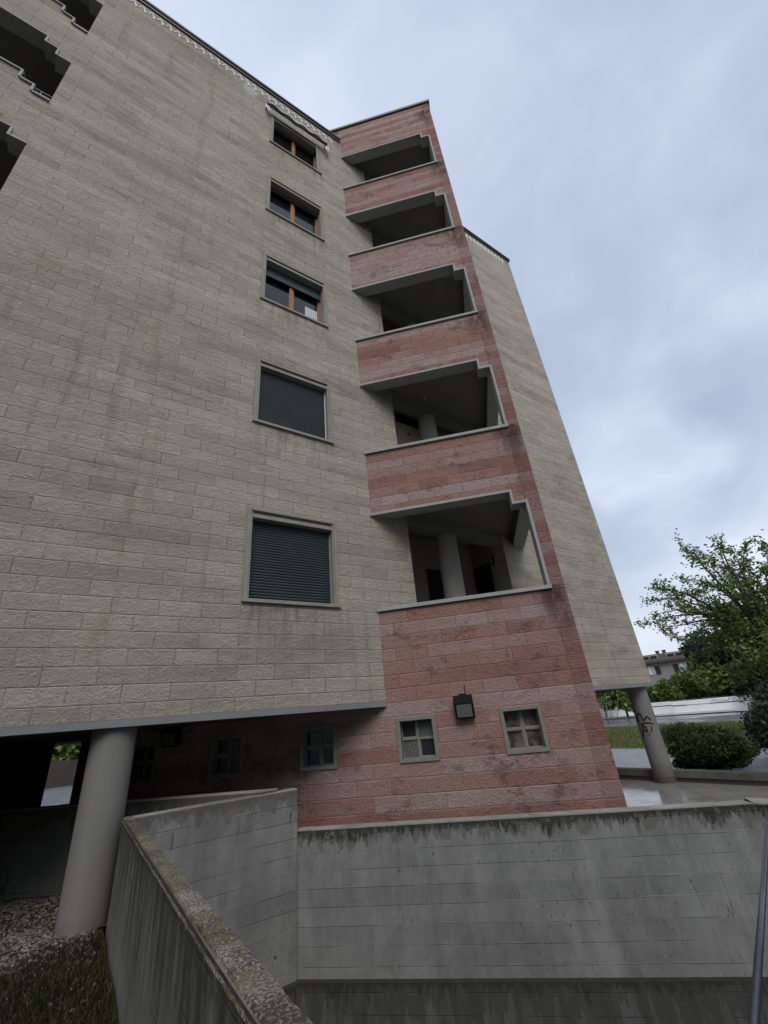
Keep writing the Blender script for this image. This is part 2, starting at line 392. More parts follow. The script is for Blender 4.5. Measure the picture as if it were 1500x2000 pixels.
plain('loggia_pillar_paint', (.30, .275, .24), .8, nscale=2.5, namp=.10)
plain('lip_concrete', (.19, .195, .20), .85, nscale=4, namp=.14, bump=.004)
plain('frame_concrete', (.25, .238, .205), .88, nscale=7, namp=.2, bump=.004)
plain('small_frame_concrete', (.185, .18, .155), .88, nscale=9, namp=.2, bump=.004)
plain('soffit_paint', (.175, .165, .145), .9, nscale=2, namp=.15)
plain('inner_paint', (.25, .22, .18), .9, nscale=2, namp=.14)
def fn(t, s):
    o = t.obj(); x, y, z = t.sep(o)
    n = t.noise(t.vm('MULTIPLY', o, (5, 5, .7)), 1.2, 5, .65); f = t.noise(o, 22, 5, .7)
    c = t.mix(n, (.145, .143, .134), (.205, .20, .186))
    c = t.mix(t.m('MULTIPLY', t.ss(f, .56, .70), .35), c, (.10, .097, .088))
    seam = t.ss(t.m('ABSOLUTE', t.m('SUBTRACT', t.m('FRACT', t.m('DIVIDE', z, .93)), .5)), .006, .002)
    c = t.mix(t.m('MULTIPLY', seam, .25), c, (.08, .08, .075))
    foot = t.ss(t.m('ADD', z, t.m('MULTIPLY', t.noise(o, 9, 4), .28)), -3.85, -4.18)
    c = t.mix(t.m('MULTIPLY', foot, .6), c, (.085, .07, .05))
    s(color=c, rough=.8, spec=.25, normal=t.bump(f, .5, .003))
mat('pillar_paint', fn)
plain('roof_metal', (.028, .016, .018), .5, nscale=3, namp=.2)
plain('tower_cap_metal', (.10, .09, .085), .5, nscale=3, namp=.2)
plain('frieze_plaster', (.70, .70, .68), .9, nscale=14, namp=.15)
plain('green_shutter', (.022, .038, .041), .45, nscale=3, namp=.35, spec=.4)
plain('dark_shutter', (.030, .036, .040), .45, nscale=3, namp=.25, spec=.4)
plain('dark_wood', (.018, .017, .02), .5)
plain('amber_wood', (.27, .14, .055), .45, nscale=12, namp=.25)
plain('white_paint', (.60, .59, .57), .5)
plain('cream_door', (.50, .45, .34), .5)
plain('lamp_black', (.006, .0065, .007), .6, spec=.15)
plain('lamp_glass', (.13, .13, .12), .3, nscale=12, namp=.18, spec=.5)
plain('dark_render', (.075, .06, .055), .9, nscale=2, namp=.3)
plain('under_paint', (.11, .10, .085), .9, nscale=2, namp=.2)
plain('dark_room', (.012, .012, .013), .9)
plain('spray_black', (.012, .010, .016), .6)
plain('spray_red', (.45, .05, .05), .6)
plain('spray_grey', (.33, .33, .33), .6)
plain('curtain', (.62, .62, .66), .8)
plain('steel', (.075, .078, .095), .35, metal=.6, nscale=20, namp=.3)
plain('skirting', (.085, .07, .062), .5)
plain('mesh_metal', (.24, .24, .235), .5)
plain('stem_bark', (.20, .18, .15), .9)
plain('bark', (.045, .036, .03), .9, nscale=9, namp=.4, bump=.01)
plain('white_wall', (.88, .87, .84), .8, nscale=1.4, namp=.12)
plain('house_wall', (.22, .21, .20), .9, nscale=1, namp=.1)
plain('house_roof', (.07, .05, .05), .8, nscale=2, namp=.25)
plain('grey_paint', (.34, .36, .38), .5)
plain('line_black', (.02, .02, .022), .7)
plain('dark_cloth', (.05, .05, .055), .85)
def fn(t, s):
    u = t.sep(t.obj())[0]
    st = t.m('FRACT', t.m('MULTIPLY', u, 3.1))
    s(color=t.mix(t.ss(st, .48, .52), (.055, .055, .062), (.42, .42, .43)), rough=.85)
mat('striped_canvas', fn)
def fn(t, s): s(color=(.010, .011, .013), rough=.04, spec=.45, normal=t.bump(t.noise(t.obj(), 1.2, 2), .15, .02))
mat('window_glass', fn)  # dark rooms behind
def fn(t, s): s(color=(.022, .025, .028), rough=.25, spec=.3, normal=t.bump(t.noise(t.obj(), 8, 2), .15, .01))
mat('block_glass', fn)
def fn(t, s): s(color=t.mix(t.ss(t.noise(t.obj(), 7, 2), .4, .6), (.05, .045, .038), (.12, .108, .09)), rough=.2, spec=.35, normal=t.bump(t.noise(t.obj(), 12, 2), .5, .02))
mat('amber_glass', fn)
def fn(t, s):
    o = t.obj(); rotx, roty, _ = t.sep(o)
    a = t.m('MULTIPLY', t.m('ADD', rotx, roty), K/.6); b = t.m('MULTIPLY', t.m('SUBTRACT', rotx, roty), K/.6)
    fa = t.m('FRACT', a); fb = t.m('FRACT', b)
    e = t.m('MINIMUM', t.m('MINIMUM', fa, t.m('SUBTRACT', 1., fa)), t.m('MINIMUM', fb, t.m('SUBTRACT', 1., fb)))
    n = t.noise(o, 1.4, 5, .6)
    c = t.mix(n, (.17, .16, .15), (.28, .27, .25)); c = t.mix(t.ss(e, .016, .008), c, (.06, .055, .05))
    s(color=c, rough=t.ss(t.noise(o, 2.2, 5, .65), .3, .7, .05, .22), spec=.7)
mat('wet_tiles', fn)
def fn(t, s):
    o = t.obj(); x, y, _ = t.sep(o)
    row = t.m('FLOOR', t.m('DIVIDE', x, .12)); fx = t.m('FRACT', t.m('DIVIDE', x, .12))
    yy = t.m('ADD', t.m('DIVIDE', y, .24), t.m('MULTIPLY', t.white(t.comb(row, 0., 0.)), 1.)); fy = t.m('FRACT', yy)
    e = t.m('MINIMUM', t.m('MULTIPLY', t.m('MINIMUM', fx, t.m('SUBTRACT', 1., fx)), .12), t.m('MULTIPLY', t.m('MINIMUM', fy, t.m('SUBTRACT', 1., fy)), .24))
    n = t.noise(o, 2.4, 6, .65); r = t.white(t.comb(row, t.m('FLOOR', yy), 1.))
    c = t.mix(n, (.13, .13, .135), (.30, .30, .31)); c = t.mix(1., c, t.mix(r, (.75, .75, .75), (1.1, 1.1, 1.1)), 'MULTIPLY')
    c = t.mix(t.ss(e, .012, .004), c, (.05, .05, .05))
    s(color=c, rough=.4, spec=.5, normal=t.bump(t.m('ADD', t.ss(e, 0, .015), n), .6, .01))
mat('paving_stone', fn)
def fn(t, s):
    o = t.obj(); n = t.noise(o, .35, 5, .6); f = t.noise(o, 6, 4)
    s(color=t.mix(f, (.06, .06, .065), (.10, .10, .105)), rough=t.ss(n, .4, .6, .12, .5), spec=.5)
mat('wet_asphalt', fn)
plain('kerb_paving', (.52, .50, .45), .6, nscale=.8, namp=.2)
def fn(t, s):
    o = t.obj(); n = t.noise(o, .9, 6, .7); f = t.noise(o, 14, 5, .7)
    c = t.ramp(n, [(.3, (.045, .07, .018)), (.5, (.10, .125, .035)), (.7, (.20, .19, .075))])
    s(color=t.mix(1., c, t.mix(f, (.5, .5, .5), (1.4, 1.4, 1.4)), 'MULTIPLY'), rough=.95, spec=.1, normal=t.bump(f, 1., .05))
mat('lawn', fn)
def fn(t, s):
    o = t.obj(); n = t.noise(o, 1.5, 5, .65); f = t.noise(o, 26, 5, .7)
    c = t.mix(t.ss(n, .42, .6), (.045, .038, .022), (.03, .036, .012))
    s(color=t.mix(1., c, t.mix(f, (.45, .45, .45), (1.5, 1.5, 1.5)), 'MULTIPLY'), rough=.95, spec=.1, normal=t.bump(f, 1., .03))
mat('soil', fn)
def leafmat(name, c1, c2, c3, rough=.5):
    def fn(t, s):
        r = t.geo('Random Per Island'); n = t.noise(t.obj(), .9, 3)
        c = t.ramp(t.m('ADD', t.m('MULTIPLY', r, .6), t.m('MULTIPLY', n, .4)), [(.15, c1), (.5, c2), (.85, c3)])
        s(color=c, rough=rough, spec=.3)
        nt = t.nt; b = nt.nodes['Principled BSDF']; out = nt.nodes['Material Output']
        tr = t.n('ShaderNodeBsdfTranslucent'); t.put(tr.inputs[0], c)
        mx = t.n('ShaderNodeMixShader'); mx.inputs[0].default_value = .3
        nt.links.new(b.outputs[0], mx.inputs[1]); nt.links.new(tr.outputs[0], mx.inputs[2]); nt.links.new(mx.outputs[0], out.inputs[0])
    return mat(name, fn)
leafmat('maple_leaf', (.05, .095, .022), (.12, .19, .045), (.22, .31, .085))
leafmat('light_leaf', (.04, .075, .015), (.10, .155, .03), (.19, .25, .05))
leafmat('dark_leaf', (.008, .017, .008), (.018, .036, .014), (.045, .075, .03))
leafmat('juniper_leaf', (.008, .016, .005), (.028, .048, .011), (.09, .125, .026))
leafmat('holly_leaf', (.012, .024, .012), (.028, .050, .024), (.10, .125, .08), .25)
leafmat('grass_blade', (.014, .016, .006), (.030, .032, .010), (.06, .052, .022))
leafmat('lawn_blade', (.055, .075, .02), (.12, .14, .045), (.26, .24, .11))
def fn(t, s):
    r = t.geo('Random Per Island')
    s(color=t.ramp(r, [(.1, (.045, .038, .032)), (.6, (.11, .09, .076)), (.97, (.21, .18, .155))]), rough=.85)
mat('pebble', fn)

# ================================================================== SETTING
def sheet(name, poly, z, m):
    mb = MB(); mb.quad(*[(p[0], p[1], z) for p in poly]); return struct(name, mb, m)
# well (ramp) cut-out lies inside this polygon
PQ = FB.p(-1.11, 1.10, 0); PR = FB.p(4.03, 1.10, 0)
mb = MB()
Z0 = -4.56
WX = -3.32                                   # inner face of the near ramp wall
far = 900
# ground as one sheet with an opening for the ramp well: a ring of quads sharing the well's edge
ring_in = [(WX, -14), (6.5, -14), (6.5, -4.5), (PR.x, PR.y), (PQ.x, PQ.y), (WX, PQ.y)]
ring_out = [(-far, -far), (far, -far), (far, -4.5), (far, far), (-far/3, far), (-far, far/2)]
n = len(ring_in)
for i in range(n):
    a, b = ring_in[i], ring_in[(i+1) % n]; c, d_ = ring_out[(i+1) % n], ring_out[i]
    mb.quad((*a, Z0), (*d_, Z0), (*c, Z0), (*b, Z0))
struct('ground', mb, 'lawn')
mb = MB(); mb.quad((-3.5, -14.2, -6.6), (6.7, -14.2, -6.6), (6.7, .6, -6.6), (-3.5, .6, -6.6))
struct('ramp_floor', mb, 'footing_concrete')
# plaza round the building
PB0 = FB.p(-1.0, .98, 0); PB1 = FB.p(4.0, .98, 0)
sheet('plaza', [(PB0.x, PB0.y), (PB1.x, PB1.y), (8.0, -9), (8.0, 18.), (-12, 18.), (-12, 9.9)], -4.50, 'wet_tiles')
sheet('paving', [(8.12, -20), (14.7, -20), (14.7, 45), (-40, 45), (-40, 18.05), (8.12, 18.05)], -4.49, 'paving_stone')
# lawn strip, road, pavement
lw = MB()
for i in range(40):
    for j in range(12):
        def g(i, j): 
            x = 14.7+j*1.05+(0 if j < 12 else .4); y = -22+i*1.9
            return (x, y, -4.485 + .16*math.sin(min(1, j/12)*math.pi)*(.7+.3*math.sin(i*.9)))
        lw.quad(g(i, j), g(i, j+1), g(i+1, j+1), g(i+1, j))
struct('lawn', lw, 'lawn', smooth=True)
sheet('road', [(27.4, -60), (40, -60), (40, 90), (27.4, 90)], -4.48, 'wet_asphalt')
sheet('pavement', [(40.1, -60), (47, -60), (47, 90), (40.1, 90)], -4.42, 'kerb_paving')
a, b, c = onz(1394, 1418, -4.46), onz(1475, 1419, -4.46), onz(1475, 1401, -4.46)
sheet('footpath', [(a.x, a.y), (b.x, b.y), (c.x, c.y)], -4.462, 'kerb_paving')

# near bank (grass and gravel) in front of and under the facade
def bank_z(x, y):
    return -4.16 + .03*math.sin(x*2.1+y) - .10*max(0, min(1, (-1-y)/4)) + .02*math.sin(y*5+x*3)
bk = MB(); nx, ny = 44, 48
V0 = Vector((-1.94*1.0, 0, 0))
def bk_pt(i, j):
    y = -12 + 12*j/ny*1.0
    return y
for i in range(nx):
    for j in range(ny+14):
        def g(i, j):
            x = -14 + (14-3.415)*i/nx; y = -12 + .26*j
            return x, y
        x0, y0 = g(i, j); x1, y1 = g(i+1, j+1)
        q = [(x0, y0), (x1, y0), (x1, y1), (x0, y1)]
        if (x0+x1)/2+(y0+y1)/2 > -1.75: continue
        bk.quad(*[(x, y, bank_z(x, y)) for x, y in q])
# strip between wall W and the retaining wall, behind wall Q
bk.quad((-3.46, .055, -4.16), (-1.6, .055, -4.16), (-2.3, .5, -4.16), (-3.46, 1.6, -4.16))
struct('bank', bk, 'soil', smooth=True)

# ================================================================== CONCRETE WALLS
def walln(name, label, poly, z0, z1, m, toph=.012, topm='top_concrete', group=None, foot=None):
    """cast wall with its top face as a thin skin of its own"""
    root = thing(name, label, 'wall', (poly[0][0], poly[0][1], z0), group)
    mb = MB(); mb.prism(poly, z0, z1-toph); mb.build('wall_body', m, root, bevel=0)
    mb = MB(); mb.prism(poly, z1-toph+.0005, z1); mb.build('wall_top', topm, root)
    if foot:
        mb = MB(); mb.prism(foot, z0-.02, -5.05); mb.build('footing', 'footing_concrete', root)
    return root
qx0, qx1 = -3.335, -1.49
walln('ramp_wall', 'tall grey board-marked concrete wall panel between the lichened wall and the long wall, dark drips under its top',
      [(-3.30, -.09), (-1.50, -.09), (-1.50, .05), (-3.30, .05)], -6.6, -3.30, 'tall_concrete',
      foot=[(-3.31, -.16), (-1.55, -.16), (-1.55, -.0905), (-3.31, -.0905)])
a, b = FB.p(-1.115, 1.10, 0), FB.p(4.03, 1.10, 0); c, d_ = FB.p(3.98, .93, 0), FB.p(-1.115, .93, 0)
fa, fb = FB.p(-1.16, 1.17, 0), FB.p(4.06, 1.17, 0)
fc, fd = FB.p(4.03, 1.1005, 0), FB.p(-1.115, 1.1005, 0)
walln('ramp_wall', 'long low grey concrete wall in front of the pink wall, black mould dripping from its pale top edge',
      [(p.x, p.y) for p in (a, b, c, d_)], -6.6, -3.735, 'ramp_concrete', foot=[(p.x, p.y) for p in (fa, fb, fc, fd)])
e0 = b; e1 = Vector((e0.x+.25, e0.y-2.6, 0)); e2 = Vector((e1.x+.17, e1.y, 0)); e3 = Vector((c.x+.17, c.y+.02, 0))
walln('ramp_wall', 'short concrete wall stub turning the corner beside the steel handrail at the right edge',
      [(e0.x+.002, e0.y-.002), (e1.x, e1.y), (e2.x, e2.y), (e3.x, e3.y)], -6.6, -3.737, 'ramp_concrete')
# near wall W, chamfered, with lichen
root = thing('ramp_wall', 'foreground concrete wall with chipped yellow-lichened top running towards the camera', 'wall', (WX, -6, -4.3))
def xr_(y): return -3.303 + .0085*y
def xl_(y): return -3.372 + .0135*max(y, -4.2) + .0085*min(0, y+4.2)
def loft(secs):
    mb = MB(); m = len(secs[0])
    for sec in secs: mb.v += sec
    for i in range(len(secs)-1):
        for k in range(m):
            a = i*m+k; b_ = i*m+(k+1) % m; mb.f.append((a, a+m, b_+m, b_))
    mb.f.append(tuple(range(m))); mb.f.append(tuple((len(secs)-1)*m+k for k in reversed(range(m))))
    return mb
def jt(a): return random.uniform(-a, a)
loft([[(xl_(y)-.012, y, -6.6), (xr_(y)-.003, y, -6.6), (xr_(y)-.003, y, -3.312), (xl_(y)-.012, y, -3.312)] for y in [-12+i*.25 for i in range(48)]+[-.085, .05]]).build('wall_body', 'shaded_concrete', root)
secs = []
chip = 0
for i in range(482):
    y = -12+i*.025+.02
    if y > .05: y = .05
    chip = .6*chip+jt(.0022); j = lambda: jt(.0015)
    secs.append([(xr_(y), y, -3.330+chip), (xr_(y)+j(), y, -3.303+j()), ((xr_(y)+xl_(y))/2, y, -3.2985+j()), (xl_(y)+chip*.7, y, -3.300+j()),
                 (xl_(y)-.008+j(), y, -3.318+chip), (xl_(y)-.016+j(), y, -3.340+chip*1.2), (xl_(y)-.0125, y, -3.346+chip*1.5), (xl_(y)+.01, y, -3.334), (xl_(y)+.02, y, -3.3135), (xr_(y)-.02, y, -3.3135)])
loft(secs).build('wall_top', 'lichen_concrete', root)

# retaining wall under the overhang (parallel to the pink wall)
a, b, c, d_ = FB.p(-11, 1.43, 0), FB.p(-1.33, 1.43, 0), FB.p(-1.2, 1.26, 0), FB.p(-11, 1.26, 0)
walln('retaining_wall', 'shaded concrete retaining wall under the overhang behind the round pillar, pale top edge',
      [(p.x, p.y) for p in (a, b, c, d_)], -4.6, -3.265, 'retaining_concrete')

# low parapet beyond the far pillar
root = thing('planter_wall', 'low grey parapet with brown skirting edging the wet tiled plaza', 'low wall', (7.95, 0, -4.5))
mb = MB(); mb.box(7.93, 8.10, -9, 18, -4.52, -4.405); mb.build('skirting', 'skirting', root)
mb = MB(); mb.box(7.90, 8.13, -9, 18, -4.405, -4.265); mb.build('cap', 'retaining_concrete', root)

# handrail
d0 = ray(1473, 1996); d0 = d0/d0.dot(fwd); P1 = CP + d0*1.35
P2 = onz(1499.5, 1613, P1.z); ax = (P2-P1).normalized()
root = thing('handrail', 'blue-grey steel handrail beside the concrete ramp at the lower right edge', 'handrail', (P1.x, P1.y, P1.z))
mb = MB(); mb.tube([P1-ax*.6, P2], .0135, 14); mb.build('rail', 'steel', root, smooth=True)
sd_ = Vector((ax.y, -ax.x, 0)); mb = MB()
M = Matrix(((ax.x, sd_.x, 0, P1.x), (ax.y, sd_.y, 0, P1.y), (0, 0, 1, P1.z), (0, 0, 0, 1)))
mb.box(-.6, (P2-P1).length, .034, .042, -.03, .0, M); mb.build('flat_bar', 'steel', root)
for k in range(4):
    q = P1 + ax*(1.2+k*1.6) + sd_*.05
    mb = MB(); mb.tube([(q.x, q.y, P1.z-.02), (q.x, q.y, -6.6)], .012, 8); mb.build('post', 'steel', root)

# ================================================================== THE BUILDING
bld = thing('apartment_building', 'six-storey apartment building of tan split-face blocks with a diagonal pink block tower of loggias', 'building', (0, 0, -4.5))
FL = 3.2
TOP = 14.70
winholes, logholes = [], []
for k in range(5):
    winholes.append((-2.24, -.81, -.90+k*FL, .52+k*FL))
for k in range(-1, 6):
    z = 2.32+k*FL
    lo = [(-9.2, -6.88, 0, 1.64), (-6.88, -6.66, -.25, 1.41), (-6.66, -6.40, -.48, 1.17), (-9.42, -9.2, -.25, 1.41), (-9.68, -9.42, -.48, 1.17)]
    if z < -1: continue
    e = .035
    for (a, b, c, d_) in lo:
        if z+d_+e < TOP: logholes.append((a, b, z+c-e, z+d_+e))
us = [-16, -10, -5, -3, .85]; zs = [-2.36, 2, 6, 10, TOP]
holed_wall(FA, us, zs, winholes+logholes, .28, 'facade_wall', 'tan_block', bld)
holed_wall(FA, [3.60, 6, 8.18], zs, [], .28, 'facade_wall', 'tan_block', bld)
# end wall of the far part, rear mass of the building
mb = MB(); mb.box(7.90, 8.18, .281, 13, -2.36, TOP); mb.build('end_wall', 'tan_block', bld)
mb = MB(); mb.box(-16, 7.89, 12.7, 12.98, -2.36, TOP); mb.build('rear_wall', 'tan_block', bld)
# concrete lip and soffit slab over the pilotis
mb = MB()
FA.box(mb, -16, -.004, -.30, .015, -2.44, -2.363)
FA.box(mb, 4.33, 8.20, -.30, .015, -2.44, -2.363)
mb.box(7.9, 8.20, .302, 13, -2.44, -2.363)
mb.build('edge_lip', 'lip_concrete', bld)
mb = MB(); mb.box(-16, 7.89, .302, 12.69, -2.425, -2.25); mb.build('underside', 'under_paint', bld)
# floor slabs inside the long volume (dark rooms behind the openings)
mb = MB()
for k in range(6):
    mb.box(-16, 7.88, 2.9, 12.6, -2.05+k*FL, -1.85+k*FL)
mb.box(-16, 7.88, .2825, 12.6, TOP-.25, TOP-.02)
mb.build('floor_slab', 'soffit_paint', bld)

# roof flashing
mb = MB()
FA.box(mb, -16, -.02, -.35, .06, TOP, TOP+.09); FA.box(mb, -16, -.02, -.35, .035, TOP-.13, TOP-.0005)
FA.box(mb, 4.36, 8.25, -.35, .06, TOP, TOP+.09); FA.box(mb, 4.36, 8.215, -.35, .035, TOP-.10, TOP-.0005)
mb.build('roof_flashing', 'roof_metal', bld)
# zigzag frieze: raised plaster key pattern
def frieze(x0, n, name):
    mb = MB(); P = .2055
    for i in range(n):
        x = x0+i*P
        # a stepped tooth: rising bar, apex, falling thick bar with foot
        def pl(pts, d=.012):
            k = len(pts); i0 = len(mb.v)
            for dd in (0.001, d):
                for (u, z) in pts: mb.v.append(tuple(FA.p(x+u, dd, z)))
            mb.f.append(tuple(i0+k+q for q in range(k)))
            for q in range(k): mb.f.append((i0+q, i0+(q+1) % k, i0+k+(q+1) % k, i0+k+q))
        j = lambda: random.uniform(-.006, .006)
        pl([(0+j(), 14.27), (.035, 14.26+j()), (.10+j(), 14.40), (.14, 14.28+j()), (.150+j(), 14.17), (.185, 14.17), (.178+j(), 14.27), (.2055, 14.27), (.2055, 14.30), (.165, 14.31), (.115+j(), 14.465), (.075, 14.40+j()), (.04, 14.32)])
    return mb.build(name, 'frieze_plaster', bld)
frieze(-11.8, 56, 'frieze')
def frieze2(x0, n):
    mb = MB(); P = .2055
    for i in range(n):
        x = x0+i*P; j = random.uniform(-.006, .006)
        i0 = len(mb.v); pts = [(.02, 14.28), (.06, 14.26), (.10, 14.15+j), (.135, 14.17), (.14, 14.27), (.175, 14.30), (.15, 14.36), (.125, 14.47+j), (.09, 14.47), (.075, 14.38), (.03, 14.36)]
        k = len(pts)
        for dd in (0.001, .012):
            for (u, z) in pts: mb.v.append(tuple(FA.p(x+u, dd, z)))
        mb.f.append(tuple(i0+k+q for q in range(k)))
        for q in range(k): mb.f.append((i0+q, i0+(q+1) % k, i0+k+(q+1) % k, i0+k+q))
    mb.build('frieze', 'frieze_plaster', bld)
frieze2(5.55, 11)

# --- windows of the tan facade
def window(k, kind):
    z = k*FL; mb = MB()
    FA.box(mb, -2.30, -2.241, -.02, .022, -.90+z, .52+z); FA.box(mb, -.809, -.75, -.02, .022, -.90+z, .52+z)
    FA.box(mb, -2.30, -.75, -.02, .022, .521+z, .575+z)
    # splayed inner jambs, head with drip groove
    FA.box(mb, -2.2395, -2.215, -.26, .010, -.899+z, .519+z); FA.box(mb, -.835, -.8105, -.26, .010, -.899+z, .519+z)
    FA.box(mb, -2.2145, -.8355, -.26, -.028, .40+z, .519+z)
    FA.box(mb, -2.2145, -.8355, -.0275, .012, .40+z, .462+z)
    o = mb.build('window', 'frame_concrete', bld, bevel=.003)
    mb = MB(); FA.box(mb, -2.315, -.738, -.24, .040, -.952+z, -.9005+z); mb.build('sill', 'frame_concrete', o, bevel=.004)
    if kind in ('green', 'dark'):
        m = 'green_shutter' if kind == 'green' else 'dark_shutter'
        mb = MB(); zz = -.895
        while zz < .39:
            i0 = len(mb.v); a, b = -2.20, -.85
            prof = [(-.115, zz), (-.100, zz+.008), (-.097, zz+.026), (-.104, zz+.040), (-.118, zz+.044)]
            for (d_, h) in prof: mb.v += [tuple(FA.p(a, d_, z+h)), tuple(FA.p(b, d_, z+h))]
            for q in range(len(prof)-1): mb.f.append((i0+2*q, i0+2*q+1, i0+2*q+3, i0+2*q+2))
            zz += .0445
        mb.build('shutter', m, o)
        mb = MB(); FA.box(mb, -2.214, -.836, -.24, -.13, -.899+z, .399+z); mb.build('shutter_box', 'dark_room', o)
        for xa, xb in ((-2.214, -2.198), (-.852, -.836)):
            mb = MB(); FA.box(mb, xa, xb, -.125, -.085, -.899+z, .399+z)
            mb.build('guide_rail', 'white_paint' if kind == 'dark' else 'frame_concrete', o)
    else:
        mb = MB(); FA.box(mb, -2.214, -.836, -.259, -.235, -.899+z, .399+z); mb.build('pane', 'window_glass', o)
        mb = MB()
        FA.box(mb, -2.214, -2.16, -.232, -.19, -.899+z, .38+z); FA.box(mb, -.886, -.8365, -.232, -.19, -.899+z, .38+z)
        FA.box(mb, -1.60, -1.535, -.232, -.17, -.898+z, .38+z); FA.box(mb, -1.528, -1.49, -.232, -.19, -.898+z, .38+z)
        FA.box(mb, -2.159, -1.601, -.232, -.195, -.8985+z, -.845+z); FA.box(mb, -1.489, -.887, -.232, -.195, -.8985+z, -.845+z)
        mb.build('wood_frame', 'amber_wood', o)
        mb = MB(); drop = {2: .30, 3: .12, 4: .10}[k]
        FA.box(mb, -2.213, -.837, -.165, -.14, .399-drop+z, .399+z)
        FA.box(mb, -2.213, -.837, -.169, -.132, .385-drop+z, .40-drop+z)
        mb.build('shutter', 'green_shutter' if k == 2 else 'dark_shutter', o)
        if k == 2:
            mb = MB()
            for q in range(13):
                x = -1.20+q*.024; FA.box(mb, x, x+.017, -.231, -.226+(q % 2)*.006, -.84+z, -.25+z)
            mb.build('curtain', 'curtain', o)
    return o
for k, kd in enumerate(('green', 'dark', 'open', 'open', 'open')): window(k, kd)

# --- stepped loggias at the upper left
for k in range(0, 5):
    z = 2.32+k*FL
    if z+1.7 > TOP: continue
    lo = [(-9.68, -.48), (-9.42, -.48), (-9.42, -.25), (-9.20, -.25), (-9.20, 0), (-6.88, 0), (-6.88, -.25), (-6.66, -.25), (-6.66, -.48), (-6.40, -.48)]
    hi = [(-9.68, 1.17), (-9.42, 1.17), (-9.42, 1.41), (-9.20, 1.41), (-9.20, 1.64), (-6.88, 1.64), (-6.88, 1.41), (-6.66, 1.41), (-6.66, 1.17), (-6.40, 1.17)]
    for nm, pts, s_, w_ in (('coping', lo, -1, .055), ('opening_trim', hi, 1, .035)):
        mb = MB()
        for (a, b) in zip(pts[:-1], pts[1:]):
            if abs(a[1]-b[1]) < 1e-6:
                z0, z1 = sorted((a[1], a[1]+s_*.034)); FA.box(mb, a[0], b[0], -.285, .025 if s_ > 0 else .04, z+z0, z+z1)
            else:
                # riser: on the wall side
                z0, z1 = sorted((a[1], b[1]))
                dn = b[1] < a[1]
                sgn = (-1 if dn else 1)*(1 if s_ < 0 else -1)
                x0, x1 = sorted((a[0], a[0]+sgn*.034))
                FA.box(mb, x0, x1, -.284, .024 if s_ > 0 else .039, z+z0+(.0 if s_ < 0 else .0345), z+z1-(.0345 if s_ < 0 else .0)+(.0 if s_ > 0 else .0))
        mb.build(nm, 'trim_concrete', bld)
    mb = MB()  # recess: floor, ceiling, back, cheeks
    mb.box(-9.9, -6.2, 2.6, 2.8, z-1.0, z+1.95); mb.box(-6.2, -6.0, .285, 2.8, z-1.0, z+1.95); mb.box(-10.1, -9.9, .285, 2.8, z-1.0, z+1.95)
    mb.build('loggia_wall', 'inner_paint', bld)
    mb = MB(); mb.box(-9.9, -6.2, .285, 2.6, z+1.78, z+1.94); mb.build('loggia_ceiling', 'soffit_paint', bld)
    mb = MB(); mb.box(-9.9, -6.2, .285, 2.6, z-1.15, z-1.0); mb.build('loggia_floor', 'soffit_paint', bld)
    mb = MB()
    for zz in (-.12, -.02): mb.tube([(-6.9, .16, z+zz), (-6.36, .16, z+zz)], .013, 6)
    for x in (-6.62, -6.42): mb.tube([(x, .16, z-.45), (x, .16, z-.02)], .010, 6)
    mb.build('railing', 'steel', bld)

# --- pink tower
BT = 15.45
bh = []
for k in range(5):
    z = k*FL
    bh += [(-.001, 2.61, -.99+z, .885+z), (2.60, 2.84, -.99+z, .637+z)]
smallw = [(.13+1.542*i) for i in (-3, -2, -1, 0, 1)]
sh = [(u+.03, u+.56, -3.185, -2.645) for u in smallw]
# upper part from the tan wall outward, with loggia openings; base wall runs on to the left underneath
holed_wall(FB, [0, 1, 3.05], [-2.2, 3, 8, 12, TOP+.02, BT], bh, .20, 'tower_wall', 'pink_block', bld)
for k in range(6):
    z = k*FL; mb = MB(); e = .001
    za = -2.1 if k == 0 else .885+z-FL; zb = -.991+z if k < 5 else BT-.02
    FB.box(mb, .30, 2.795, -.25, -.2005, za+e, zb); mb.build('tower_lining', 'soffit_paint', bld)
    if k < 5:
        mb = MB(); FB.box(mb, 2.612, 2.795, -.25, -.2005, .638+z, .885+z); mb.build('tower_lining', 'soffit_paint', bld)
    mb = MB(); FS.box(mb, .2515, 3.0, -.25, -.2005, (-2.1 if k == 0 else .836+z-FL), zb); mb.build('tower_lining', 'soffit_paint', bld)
holed_wall(FB, [-5.15, -4, 0, 3.05], [-4.6, -2.2001], sh, .25, 'base_wall', 'pink_block', bld)
mb = MB(); FB.box(mb, -.42, -.001, -.25, -.002, TOP+.0905, BT); mb.build('tower_wall', 'pink_block', bld)
holes = []
for k in range(5):
    z = k*FL; holes += [(.26, 3.06, -.99+z, .835+z)]
sh_ = [(max(.2505, a), b, c, d_) for a, b, c, d_ in holes]
holed_wall(FS, [.2505, 3.05], [-2.2, 3, 8, 12, BT], sh_, .20, 'tower_side_wall', 'pink_block', bld)
holed_wall(FS, [.2505, 6.5], [-4.6, -2.2001], [], .25, 'base_wall', 'pink_block', bld)
mb = MB(); FB.box(mb, -.42, 3.10, -.30, .05, BT+.0005, BT+.10); FS.box(mb, .26, 3.1, -.30, .05, BT+.0005, BT+.0995)
mb.build('tower_cap', 'tower_cap_metal', bld)
tri = [(0.55, -.05), (2.157, -1.80), (3.95, -.05)]
